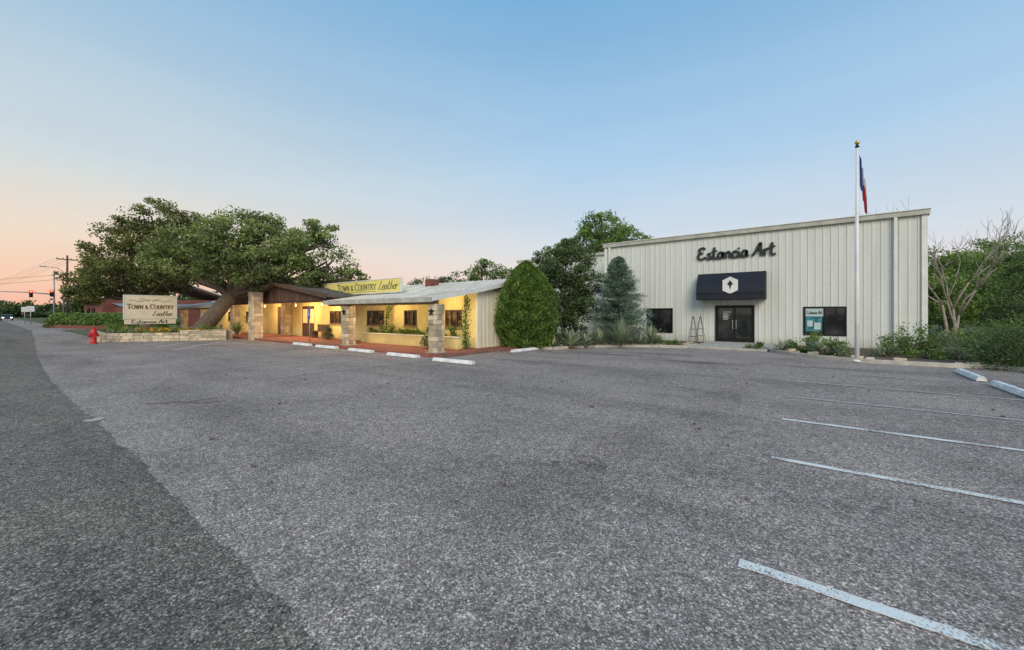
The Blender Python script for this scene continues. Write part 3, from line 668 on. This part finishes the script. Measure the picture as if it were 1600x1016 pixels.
tubes('wheelchair_symbol',[(vv,.011),([(hx-.02,hy-.043,1.78),(hx-.02,hy-.043,1.66),(hx+.06,hy-.043,1.66),(hx+.1,hy-.043,1.55)],.012),([(hx-.03,hy-.043,1.82),(hx-.02,hy-.043,1.84)],.022)],'trim',hs,6)
# ---------------------------------------------------------------- street sign in stone planter
pl=empty('stone_planter',(-31,7,0))
def stone_wall(p0,p1,th,h,par,nm):
    p0=Vector((*p0,0));p1=Vector((*p1,0)); ln=(p1-p0).length; d=(p1-p0)/ln; n_=Vector((-d.y,d.x,0)); vs=[];fs=[]
    z=0.0
    while z<h-.04:
        hh=min(random.uniform(.12,.2),h-z); 
        if h-z-hh<.06: hh=h-z
        s=0
        while s<ln-.01:
            w=random.uniform(.22,.6); w=w if ln-s-w>.15 else ln-s
            j=random.uniform(-.02,.02); k=len(vs)
            for zz in (z+.006,z+hh-.006):
                for (ss,tt) in ((s+.008,-th/2+j),(s+w-.008,-th/2+j),(s+w-.008,th/2),(s+.008,th/2)):
                    q=p0+d*ss+n_*tt; vs.append((q.x,q.y,zz))
            fs+=[tuple(q+k for q in f) for f in BF]; s+=w
        z+=hh
    mesh(nm,vs,fs,'stone',par,bevel=.015)
    q=[p0-n_*(th/2-.03),p1-n_*(th/2-.03),p1+n_*(th/2-.03),p0+n_*(th/2-.03)]
    mesh(nm+'_core',[(v.x,v.y,0) for v in q]+[(v.x,v.y,h-.02) for v in q],BF,'mortar',par)
stone_wall((-29.1,9.2),(-30.3,7.2),.35,.66,pl,'wall_front_high'); stone_wall((-30.3,7.2),(-32.2,4.2),.35,.52,pl,'wall_front')
stone_wall((-32.2,4.2),(-37,4.4),.35,.52,pl,'wall_street'); stone_wall((-33,9.3),(-29.2,9.35),.35,.6,pl,'wall_back')
poly('soil',[(-29.3,9.2),(-32.2,4.4),(-37,4.5),(-37,9.3)],.42,'mulch',pl)
ss=empty('street_sign_board',(-32.6,6.3,0))
y0,y1=5.1,7.5
boxes('posts',[(-32.75,-32.65,y0+.15,y0+.27,.4,1.3),(-32.75,-32.65,y1-.27,y1-.15,.4,1.3)],'wood',ss)
box('upper_panel',-32.64,-32.54,y0,y1,1.32,2.72,'signcream',ss,.01); box('lower_panel',-32.635,-32.55,y0,y1,1.0,1.30,'signcream',ss,.01)
boxes('panel_frame',[(-32.65,-32.53,y0-.05,y0-.003,1.3,2.72),(-32.65,-32.53,y1+.003,y1+.05,1.3,2.72),(-32.65,-32.53,y0-.05,y1+.05,2.722,2.77)],'trim',ss)
lettering('sign_lettering','TOWN & COUNTRY',SF,(-32.538,y0+.12,1.93),(0,1,0),2.16,.29,'rust',ss,.2,.006,0,(0,7),.45)
lettering('sign_script','Leather',SC,(-32.538,y0+1.25,1.50),(0,1,0),.98,.32,'rust',ss,.12,.006,.25)
lettering('sign_lettering_lower','Estancia Art',SC,(-32.548,y0+.3,1.05),(0,1,0),1.7,.22,'letter',ss,.19,.006)
fl=[]
for sgn in (1,-1):
    cy=(y0+y1)/2
    pts=[(-32.532,cy+sgn*(.05+.95*t),2.42+.07*math.sin(t*9)*(1-t*.5)) for t in np.linspace(0,1,16)]
    fl.append((pts,.011)); pts=[(-32.532,cy+sgn*(.05+.5*t),2.5-.06*math.sin(t*7)) for t in np.linspace(0,1,12)]; fl.append((pts,.009))
tubes('flourish',fl,'rust',ss,5)
for i in range(16):
    t=i/15; x_=-31.9+2.6*t+random.uniform(-.1,.25); yy=4.7+4.2*t
    shrub('planter_flowers',(x_-.5,yy,.5),.45,.38,.22+.22*random.random(),480,'green' if i%3 else 'sage',.08)
for i in range(9):
    t=random.uniform(0,.85); shrub('planter_flowers',(-32.1+2.6*t,4.9+4.0*t,.6),.28,.28,.2,150,'flower',.08)
for i in range(4): shrub('planter_shrub',(-33.6-i*.8,4.9+.2*random.random(),.45),.5,.4,.55,500,'green',.09)
hy=empty('fire_hydrant',(-31.4,3.7,0)); hc=(-31.4,3.7,0)
lathe('barrel',[(.17,0),(.17,.05),(.12,.06),(.12,.52),(.16,.53),(.16,.59),(.135,.6),(.13,.72),(.10,.80),(.05,.85),(.035,.86),(.035,.94)],hc,'red',hy,20)
def hcyl(n,c,d,r,l,mat): 
    c=Vector(c);d=Vector(d); tubes(n,[([c,c+d*l*.7,c+d*l*.71,c+d*l],[r,r,r*1.25,r*1.25])],mat,hy,12,False)
hcyl('outlet_side',(-31.4,3.7,.45),(0,1,0),.06,.22,'red'); hcyl('outlet_side_b',(-31.4,3.7,.45),(0,-1,0),.06,.22,'red'); hcyl('outlet_front',(-31.4,3.7,.42),(1,0,0),.08,.22,'red')
# ---------------------------------------------------------------- flagpole and flag
fp=empty('flagpole',L(11.7,13.5)); px_,py_,_=L(11.7,13.5)
tubes('shaft',[([(px_,py_,0),(px_,py_,2.5),(px_,py_,7.3)],[.065,.055,.032])],'pole',fp,14)
lathe('base_collar',[(.16,0),(.14,.05),(.075,.1)],(px_,py_,.02),'pole',fp,16)
lathe('ball_finial',[(.005,-.07),(.05,-.05),(.07,0),(.05,.05),(.005,.07)],(px_,py_,7.44),'gold',fp,14); lathe('truck',[(.05,-.04),(.06,0),(.03,.06)],(px_,py_,7.31),'darkmetal',fp,12)
tubes('halyard',[([(px_-.05,py_-.06,1.2),(px_-.06,py_-.07,4),(px_-.04,py_-.05,7.25)],.006)],'pole',fp,5)
m,nt,b=newmat('flag_cloth'); at=N(nt,'ShaderNodeAttribute',attribute_name='fuv'); sp=N(nt,'ShaderNodeSeparateXYZ'); nt.links.new(at.outputs['Vector'],sp.inputs[0])
hf=ramp(nt,sp.outputs[1],[(0,(.55,.02,.03)),(.499,(.55,.02,.03)),(.501,(.75,.74,.72)),(1,(.75,.74,.72))]); hf.node.color_ramp.interpolation='CONSTANT'
cb=ramp(nt,sp.outputs[0],[(0,0.0),(.34,1.0)]); cb.node.color_ramp.interpolation='CONSTANT'
nt.links.new(mixf(nt,cb,(.02,.05,.2),hf),b.inputs['Base Color']); b.inputs['Roughness'].default_value=.8
M['flag']=m
vs=[];uv=[];nu,nv=30,22
for j in range(nv+1):
    for i in range(nu+1):
        u=i/nu; v_=j/nv
        hz=7.05-1.05*(1-v_)
        reach=.05+.24*u**.8*(0.55+.45*(1-v_))
        drop=u*(1.0-.10*v_)
        fold=.05*math.sin(u*16+v_*1.5)*(.3+u)
        vs.append((px_+.03+reach*.8-fold*.6,py_+.02+reach*.6+fold*.8,hz-drop)); uv.append((u,v_,0))
fs=[(j*(nu+1)+i,j*(nu+1)+i+1,(j+1)*(nu+1)+i+1,(j+1)*(nu+1)+i) for j in range(nv) for i in range(nu)]
fo=mesh('texas_flag',vs,fs,'flag',fp,smooth=True); at=fo.data.attributes.new('fuv','FLOAT_VECTOR','POINT'); at.data.foreach_set('vector',[c for q in uv for c in q])
# ---------------------------------------------------------------- trees
def LL(l): 
    o=[]
    for (X,Y,z,*r) in l: p=L(X,Y); o.append((p[0],p[1],z,*r))
    return o
oakA=LL([(-18.0,26,6.3,2.4),(-20.6,25.6,5.5,2.1),(-15.6,26,5.9,2.1),(-13.0,25.6,5.9,1.9),(-11.5,25.4,4.5,1.4),(-17.6,24.2,5.0,2.0),(-20.9,24.8,4.6,1.6),(-14.6,24.6,4.6,1.7),(-17.0,26.8,7.4,1.5),(-19.3,28,5.9,2.0),(-12.7,26.4,6.9,1.1),(-22.0,25.4,4.7,1.3),(-12.9,24.6,3.9,1.3),(-10.2,25.4,3.8,.8),(-15.6,24.0,4.1,1.1),(-22.8,26,5.6,1.1)])
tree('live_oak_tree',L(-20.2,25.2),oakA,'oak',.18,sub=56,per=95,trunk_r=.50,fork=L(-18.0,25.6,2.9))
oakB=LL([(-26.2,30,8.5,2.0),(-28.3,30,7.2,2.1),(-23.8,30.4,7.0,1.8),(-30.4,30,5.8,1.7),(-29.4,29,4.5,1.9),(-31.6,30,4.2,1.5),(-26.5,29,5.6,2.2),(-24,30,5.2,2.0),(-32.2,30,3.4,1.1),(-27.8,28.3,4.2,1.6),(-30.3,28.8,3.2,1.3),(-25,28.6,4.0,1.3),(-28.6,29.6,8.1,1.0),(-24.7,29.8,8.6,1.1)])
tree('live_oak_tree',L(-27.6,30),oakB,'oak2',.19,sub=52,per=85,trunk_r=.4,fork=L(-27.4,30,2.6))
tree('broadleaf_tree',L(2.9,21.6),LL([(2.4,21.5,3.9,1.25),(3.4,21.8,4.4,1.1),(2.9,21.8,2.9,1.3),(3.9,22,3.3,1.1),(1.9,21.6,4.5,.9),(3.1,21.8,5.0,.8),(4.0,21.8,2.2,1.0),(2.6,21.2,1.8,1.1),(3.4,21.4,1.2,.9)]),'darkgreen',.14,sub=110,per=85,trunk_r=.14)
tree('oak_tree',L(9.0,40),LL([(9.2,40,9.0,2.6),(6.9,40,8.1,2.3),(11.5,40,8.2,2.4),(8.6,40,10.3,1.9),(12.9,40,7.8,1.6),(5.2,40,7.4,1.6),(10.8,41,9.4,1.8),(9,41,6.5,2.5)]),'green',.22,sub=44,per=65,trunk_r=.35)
tree('oak_tree',L(-3,46),LL([(-3,46,6.0,2.0),(-5.2,46,5.4,1.8),(-1,46,5.6,1.8),(-3.4,46,7.0,1.2),(1.4,46,5.8,1.9),(3.5,46,5.6,1.9)]),'green',.22,sub=44,per=55,trunk_r=.25)
tree('oak_tree',L(-9,48),LL([(-9,48,5.0,1.6),(-7.4,48,5.0,1.6),(-11,48,4.7,1.6)]),'darkgreen',.22,sub=44,per=55,trunk_r=.25)
R=[(30,30,4.2,2.3),(33,31,4.9,2.5),(36,32,4.8,2.5),(39,33,5.2,2.7),(29,27,2.4,2.0),(32,27,2.7,2.1),(35,28,2.8,2.1),(27.5,25.5,1.4,1.4),(31,25,1.5,1.6),(33.5,25,1.7,1.7),(42,34,5.8,3),(46,36,6,3),(36.5,27,4.4,1.5),(27.6,27,3.6,1.4)]
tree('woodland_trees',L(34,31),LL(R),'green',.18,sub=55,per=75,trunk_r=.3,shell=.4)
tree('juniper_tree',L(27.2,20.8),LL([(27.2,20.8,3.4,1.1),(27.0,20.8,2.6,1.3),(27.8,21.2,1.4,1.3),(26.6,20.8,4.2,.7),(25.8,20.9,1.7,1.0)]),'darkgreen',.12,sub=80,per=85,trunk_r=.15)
bt=empty('bare_tree',L(22.6,20.6)); ch=[]
def grow(p,d,l,r,dep):
    q=p+d*l; m_=p.lerp(q,.5)+Vector((random.gauss(0,.04),random.gauss(0,.04),random.gauss(0,.04)))*l
    ch.append(([p,m_,q],[r,r*.85,r*.68]))
    if dep==0: return
    for k in range(3 if dep>2 and random.random()<.4 else 2):
        nd=(d+Vector((random.gauss(0,.33),random.gauss(0,.33),random.gauss(.10,.2)))).normalized()
        grow(q if k<2 else m_,nd,l*random.uniform(.7,.92),r*.62,dep-1)
b0=Vector(L(22.6,20.6))
for dx,dy,l in ((.12,.0,1.9),(.45,.1,1.7),(-.05,.1,2.1)):
    dd=Vector(L(dx,dy,0))*1; dd.z=1; grow(b0,dd.normalized(),l,.08,5)
tubes('branches',ch,'deadbark',bt,5)
lob=[]
for k in range(150):
    az=math.radians(random.uniform(-75,75)); dist=random.uniform(110,190); X,Y=dist*math.sin(az),dist*math.cos(az)
    p=L(X,Y); 
    if -16<p[1]<14 and p[0]<0: continue
    r=random.uniform(3,6); lob.append((p[0],p[1],r*.55,r,.75))
for k in range(24):
    p=(-random.uniform(230,300),-40+k*4+random.uniform(-2,2)); r=random.uniform(3,5.5); lob.append((p[0],p[1],r*.5,r,.7))
C,T=lobes_pts(lob,sub=4,per=70,shell=.2)
leafmesh('distant_trees',C+rng.normal(size=C.shape)*.8,1.0,'darkgreen',T,None,aspect=.8)
cp=L(.68,18.85); ce=empty('italian_cypress_shrub',cp); 
n=60000
t=rng.uniform(0,1,n)**.85; prof=lambda t: 1.38*np.minimum(1,.76+.9*t)*np.clip(1-(np.clip((t-.28)/.72,0,1))**1.9,0,1)**.70
az=rng.uniform(0,2*np.pi,n)
lv=np.sin(az*7+2.1*np.sin(t*13)+t*6)*np.sin(t*27+1.7*np.sin(az*3))
lump=1+.05*np.sin(az*5+t*9)+.055*lv
rr=(prof(t)*lump)*rng.uniform(.88,1.04,n)*(1+.05*np.abs(rng.normal(size=n))**2*.4)
P=np.stack([cp[0]+rr*np.cos(az),cp[1]+rr*np.sin(az),.12+t*4.0],1)
dirs=np.stack([np.cos(az)*.5,np.sin(az)*.5,np.ones(n)*1.0],1)
tint=.42+.28*lv+rng.normal(size=n)*.2
leafmesh('foliage',P,.10,'cypress',tint,ce,dirs,.42)
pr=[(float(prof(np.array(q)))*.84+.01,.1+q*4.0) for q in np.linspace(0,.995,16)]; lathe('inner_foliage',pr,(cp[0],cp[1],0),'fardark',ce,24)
tubes('trunk',[([(cp[0],cp[1],0),(cp[0],cp[1],1)],[.12,.1])],'bark',ce)
def conifer(name,c,h,rb,mat,nb=170,per=130,leaf=.09):
    e=empty(name,c); P=[];T=[];D=[];ch=[([c,(c[0]+.03,c[1],h*.5),(c[0],c[1],h)],[.13,.08,.015])]
    for i in range(nb):
        t=random.random()**1.0; z=.25+t*(h-.35); az=random.uniform(0,6.283); ln=rb*(1-t)**.75*random.uniform(.55,1.25)+.12
        d=np.array([math.cos(az),math.sin(az),.28]); s=rng.uniform(.15,1,per)**.8
        base=np.array([c[0],c[1],z]); p=base+d*ln*s[:,None]+rng.normal(size=(per,3))*np.array([.09,.09,.06])*(1.1-.3*s[:,None])*(.7+ln*.5)
        p[:,2]-=.12*s**2*ln
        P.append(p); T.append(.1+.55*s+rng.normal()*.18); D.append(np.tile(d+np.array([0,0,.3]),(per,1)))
        ch.append(([tuple(base),tuple(base+d*ln*.9)],[.02,.004]))
    leafmesh('needles',np.concatenate(P),leaf,mat,np.concatenate(T),e,np.concatenate(D),.3); tubes('trunk_and_limbs',ch,'bark',e,5)
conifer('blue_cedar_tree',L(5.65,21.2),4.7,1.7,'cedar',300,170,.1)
# ---------------------------------------------------------------- bed planting
rosette('agave_plant',L(2.75,18.6),.9,50,.15,'blade',.03,(10,80)); rosette('agave_plant',L(1.9,18.4),.6,34,.12,'blade',.03,(10,80)); rosette('agave_plant',L(3.5,19.0),.7,36,.12,'blade',.03,(10,80))
rosette('yucca_plant',L(5.3,19.5),1.3,260,.055,'blade',.08,(0,88)); rosette('yucca_plant',L(4.2,19.4),.85,130,.05,'blade',.05,(0,88))
rosette('yucca_plant',L(7.0,20.0),1.0,170,.05,'blade',.05,(0,88)); rosette('agave_plant',L(6.3,19.6),.6,38,.10,'blade',.03,(10,80))
for (X,Y,rx,rz,mt,n) in [(3.7,20.0,.5,.7,'sage',900),(4.9,20.9,.8,.9,'sage',1400),(6.6,21.6,.7,.7,'sage',1000),(7.6,21.2,.5,.35,'green',600),(8.0,21.8,.5,.4,'sage',600),(2.6,20.4,.8,1.0,'darkgreen',1300),(1.6,19.9,.4,.5,'green',600),(3.3,19.9,.4,.5,'sage',500),(8.3,20.6,.35,.3,'green',400),
  (11.7,16.9,.45,.45,'green',700),(12.3,16.6,.55,.7,'green',900),(12.9,16.0,.6,.75,'green',1200),(10.9,17.8,.5,.3,'green',600),(13.0,17.0,.6,.8,'green',1000),(12.4,15.2,.5,.35,'sage',700),
  (15.0,15.6,.6,.9,'green',1100),(15.8,15.8,.8,1.25,'green',1800),(16.7,15.4,.8,1.0,'sage',1500),(17.6,15.8,.8,.9,'green',1400),(14.0,14.9,.5,.4,'sage',700),(14.8,14.3,.5,.45,'green',800),(15.7,13.9,.5,.5,'sage',800),(16.6,13.8,.6,.6,'green',900),(17.4,14.3,.6,.75,'sage',1000),(18.6,15.4,.9,1.0,'green',1500),(19.6,16.2,.9,1.2,'darkgreen',1500),(20.8,17,1.1,1.4,'green',1800),(22.4,18,1.1,1.3,'darkgreen',1600),(18.2,13.6,.7,.6,'green',900),(24.3,19,1.2,1.5,'green',1700)]:
    p=L(X,Y); shrub('garden_shrub',(p[0],p[1],.03),rx,rx*.8,rz,n,mt,.085)
p=L(14.9,11.75); shrub('round_shrub',(p[0],p[1],.1),1.0,.95,1.1,11000,'darkgreen',.06)
p=L(16.6,12.6); shrub('round_shrub',(p[0],p[1],.1),.95,.9,.8,5500,'green',.07)
rosette('agave_plant',L(12.0,15.6),.6,32,.1,'blade',.03,(10,80)); rosette('agave_plant',L(11.2,16.5),.5,32,.09,'blade',.03,(10,80))
n=34000; gx=rng.uniform(5.2,26,n); gy=rng.uniform(5,24,n); P=np.stack([gx,gy,rng.uniform(.0,.14,n)],1)
leafmesh('grass_tufts',P,.2,'drygrass',rng.uniform(0,1,n),None,np.tile([0,0,1.0],(n,1)),.12)
rk=empty('garden_rocks',(-1.0,19.6,0)); vs=[];fs=[]
for i in range(34):
    if i<17: 
        q=lb[int(len(lb)*i/17)]; cx,cy=q[0]-.35,q[1]+.3
    else:
        q=rb[int((len(rb)-6)*(i-17)/17)]; cx,cy=q[0]+.35,q[1]+.3
    s=random.uniform(.07,.17); k=len(vs)
    for v_ in bx(-s,s*1.2,-s,s,0,s*1.1): vs.append((cx+v_[0]*random.uniform(.7,1.2),cy+v_[1]*random.uniform(.7,1.2),.03+v_[2]*random.uniform(.6,1.1)))
    fs+=[tuple(q_+k for q_ in f) for f in BF]
mesh('rocks',vs,fs,'stone',rk,bevel=.03)
# ---------------------------------------------------------------- far left street
rsb=empty('red_restaurant_building',(-78,15,0))
box('walls',-86,-72,9.2,24,0,3.6,'redwall',rsb)
prism('roof',[(8.8,3.5),(16.5,6.3),(24.4,3.5),(24.4,3.6),(16.5,6.45),(8.8,3.62)],-86.4,-71.7,M['roofmetal'],rsb)
prism('parapet_front',[(-84.5,3.2),(-72.5,3.2),(-72.5,5.2),(-75,5.3),(-76,6.2),(-79,6.9),(-82,6.2),(-83,5.3),(-84.5,5.2)],8.5,8.75,'redwall',rsb,axis='y')
boxes('parapet_trim',[(-84.6,-72.4,8.42,8.497,3.1,3.35)],'cream',rsb)
boxes('windows',[(-83,-81,9.1,9.19,1,2.4),(-79,-77,9.1,9.19,1,2.4),(-71.99,-71.93,11,13,1,2.4),(-71.99,-71.93,15,17,1,2.4)],'glass',rsb)
o=lathe('parapet_mark',[(.9,-.04),(.9,.04)],(0,0,0),'cream',None,20)
o.parent=rsb; o.matrix_parent_inverse=rsb.matrix_world.inverted(); o.rotation_euler=(math.pi/2,0,0); o.location=(-78.6,8.4,5.4)
mesh('side_wing_roof',[(-71.9,10,3.0),(-66,10,2.5),(-66,22,2.5),(-71.9,22,3.0)],[(0,1,2,3)],'galv',rsb)
box('side_wing_walls',-71.9,-66.3,10.3,21.7,0,2.45,'redwall',rsb)
hg=empty('hedge',(-63,7,0)); nh=16000; C=np.stack([rng.uniform(-70,-54,nh),np.zeros(nh),rng.uniform(.1,1.6,nh)],1); C[:,1]=7.9+(C[:,0]+64)*.42+rng.uniform(-1.2,1.2,nh); C[:,2]*=.85+.25*np.sin(C[:,0]*2)
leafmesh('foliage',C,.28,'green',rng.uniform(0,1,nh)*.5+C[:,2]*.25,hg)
kerb('kerb',[(-70,4.6),(-60,7.4),(-58,9.5),(-57,14)],.25,.35,'redwall')
kerb('kerb',[(-40,4.9),(-40,10)],.2,.14)
def upole(X,Y,h):
    e=empty('utility_pole',L(X,Y)); p=L(X,Y); tubes('pole',[([(p[0],p[1],0),(p[0],p[1],h)],[.17,.11])],'pwood',e,10)
    box('cross_arm',p[0]-.06,p[0]+.06,p[1]-1.1,p[1]+1.1,h-.7,h-.55,'pwood',e)
    boxes('insulators',[(p[0]-.04,p[0]+.04,p[1]+o_-.04,p[1]+o_+.04,h-.548,h-.35) for o_ in (-1,-.4,.4,1)],'galv',e); return p
pA=upole(-67,60,10.4)
wr=empty('overhead_wires',(pA[0],pA[1],0)); chn=[]
for o_ in (-1,-.4,.4,1):
    a=Vector((pA[0],pA[1]+o_,9.95)); b_=Vector((-320,-12+o_,9.5)); chn.append(([a.lerp(b_,t)+Vector((0,0,-4*1.6*t*(1-t))) for t in np.linspace(0,1,14)],.015))
for zz,ze_ in ((7.6,8),(6.9,7)):
    a=Vector((pA[0],pA[1],zz)); b_=Vector((-180,-30,ze_)); chn.append(([a.lerp(b_,t)+Vector((0,0,-4*1.0*t*(1-t))) for t in np.linspace(0,1,14)],.02))
tubes('wires',chn,'darkmetal',wr,4)
tp=L(-80.5,70); te=empty('traffic_light',tp)
tubes('pole_and_arm',[([tp,(tp[0],tp[1],9.2)],[.16,.1]),([(tp[0],tp[1],5.0),(tp[0],tp[1]-3,5.25),(tp[0],tp[1]-12,5.3)],[.1,.08,.05])],'galv',te,10)
for oy,zz in ((-11,5.0),(-7.5,5.0),(-2.6,5.0),(-.3,5.2)):
    y_=tp[1]+oy; box('signal_head',tp[0]+.12,tp[0]+.4,y_-.22,y_+.22,zz-.6,zz+.6,'darkmetal',te,.02)
    for k,mm in enumerate(('redlight','darkmetal','darkmetal')):
        o=lathe('signal_lens',[(.17,0),(.13,.04)],(0,0,0),mm,None,12); o.parent=te; o.matrix_parent_inverse=te.matrix_world.inverted(); o.rotation_euler=(0,math.pi/2,0); o.location=(tp[0]+.4,y_,zz+.38-.38*k)
q=(tp[0]+6,tp[1]+.6); sl=empty('street_lamp',(q[0],q[1],0))
tubes('mast',[([(q[0],q[1],0),(q[0],q[1],8.6),(q[0],q[1]-.6,9.2),(q[0],q[1]-1.9,9.35)],[.12,.07,.05,.045])],'galv',sl,8); box('lamp_head',q[0]-.15,q[0]+.15,q[1]-2.6,q[1]-1.9,9.27,9.42,'galv',sl,.04)
for i,X_ in enumerate((-101,-88)):
    e=empty('road_sign',(X_,4.2,0)); tubes('post',[([(X_,4.2,0),(X_,4.2,2.6)],.05)],'galv',e,6); box('plate',X_+.06,X_+.09,3.85,4.55,1.9,2.7,'trim',e,.01)
def car(x,y,mt,rot=0):
    e=empty('car',(0,0,0))
    body=[(-2.2,.35),(2.2,.35),(2.25,.6),(2.1,.85),(1.2,.95),(.5,1.42),(-1.1,1.45),(-1.9,1.0),(-2.25,.9)]
    o=prism('body',body,-.85,.85,mt,None,axis='y',bevel=.08); o.parent=e
    o=prism('side_windows',[(1.0,.98),(.45,1.36),(-1.0,1.38),(-1.6,1.0)],-.865,.865,'glass',None,axis='y'); o.parent=e
    o=mesh('windscreen',[(1.24,-.7,.97),(1.24,.7,.97),(.56,.62,1.40),(.56,-.62,1.40)],[(0,1,2,3)],'glass',None); o.parent=e
    for wx in (-1.4,1.4):
        for wy in (-.8,.8):
            o=lathe('wheel',[(.2,-.1),(.33,-.09),(.33,.09),(.2,.1)],(0,0,0),'darkmetal',None,16); o.parent=e; o.rotation_euler=(math.pi/2,0,0); o.location=(wx,wy,.33)
    o=boxes('headlights',[(2.2,2.27,-.75,-.45,.6,.74),(2.2,2.27,.45,.75,.6,.74)],'lampwhite',None); o.parent=e
    e.location=(x,y,.02); e.rotation_euler[2]=rot
M['lampwhite']=emat('headlight',(1,.95,.85),5)
M['carw']=pmat('car_paint_silver',(.5,.5,.5),.3,.05,2,10,.02,0,.3,.5); M['card']=pmat('car_paint_dark',(.04,.05,.06),.3,.05,2,10,.02,0,.3,.5)
car(-135,1.2,'carw'); car(-150,3.6,'card'); car(-172,-1.5,'carw')
# ---------------------------------------------------------------- sky & sun
W=bpy.data.worlds.new('World'); S.world=W; W.use_nodes=True; nt=W.node_tree
for n_ in list(nt.nodes): nt.nodes.remove(n_)
sund=Vector((.50,-.66,.50)).normalized()
sky=nt.nodes.new('ShaderNodeTexSky'); sky.sky_type='NISHITA'; sky.sun_disc=False
sky.sun_elevation=math.asin(sund.z); sky.sun_rotation=math.atan2(sund.x,sund.y)
tc=nt.nodes.new('ShaderNodeTexCoord'); sp=nt.nodes.new('ShaderNodeSeparateXYZ'); nt.links.new(tc.outputs['Generated'],sp.inputs[0])
cool=ramp(nt,sp.outputs[2],[(0,(.82,.71,.67)),(.07,(.82,.75,.75)),(.16,(.69,.76,.83)),(.34,(.45,.66,.87)),(.62,(.21,.47,.76)),(1,(.12,.33,.65))])
warm=ramp(nt,sp.outputs[2],[(0,(1.0,.50,.38)),(.06,(1.0,.63,.45)),(.14,(.92,.76,.60)),(.26,(.68,.76,.77)),(.62,(.26,.51,.77)),(1,(.12,.33,.65))])
ng=nt.nodes.new('ShaderNodeMath'); ng.operation='MULTIPLY'; nt.links.new(sp.outputs[0],ng.inputs[0]); ng.inputs[1].default_value=-1
wf=ramp(nt,ng.outputs[0],[(.45,0.0),(1,1.0)])
g=mixf(nt,wf,cool,warm)
mp=nt.nodes.new('ShaderNodeMapping'); mp.inputs['Scale'].default_value=(1,1,7); nt.links.new(tc.outputs['Generated'],mp.inputs[0])
cn=nt.nodes.new('ShaderNodeTexNoise'); cn.inputs['Scale'].default_value=1.6; cn.inputs['Detail'].default_value=5; nt.links.new(mp.outputs[0],cn.inputs['Vector'])
g=mul(nt,g,ramp(nt,cn.outputs[0],[(.3,(.97,.97,.98)),(.7,(1.05,1.03,1.01))]))
ns=mul(nt,sky.outputs[0],(.10,.10,.10))
fin=mul(nt,g,ns,'MIX',.10)
bg=nt.nodes.new('ShaderNodeBackground'); nt.links.new(fin,bg.inputs[0]); bg.inputs[1].default_value=1.0
ow=nt.nodes.new('ShaderNodeOutputWorld'); nt.links.new(bg.outputs[0],ow.inputs[0])
sd=bpy.data.lights.new('sun','SUN'); sd.energy=2.2; sd.angle=math.radians(32); sd.color=(1,.88,.72)
so=bpy.data.objects.new('sun',sd); so.rotation_euler=sund.to_track_quat('Z','Y').to_euler(); S.collection.objects.link(so)
# ---------------------------------------------------------------- camera
cd=bpy.data.cameras.new('camera'); cd.sensor_width=36; cd.lens=14.0; cd.shift_y=-.01125; cd.clip_end=3000; cd.clip_start=.05
co=bpy.data.objects.new('camera',cd); co.location=(0,0,1.65); co.rotation_euler=(math.pi/2,0,math.atan2(.6,.8)); S.collection.objects.link(co); S.camera=co
S.view_settings.view_transform='Standard'; S.view_settings.look='None'; S.view_settings.exposure=0
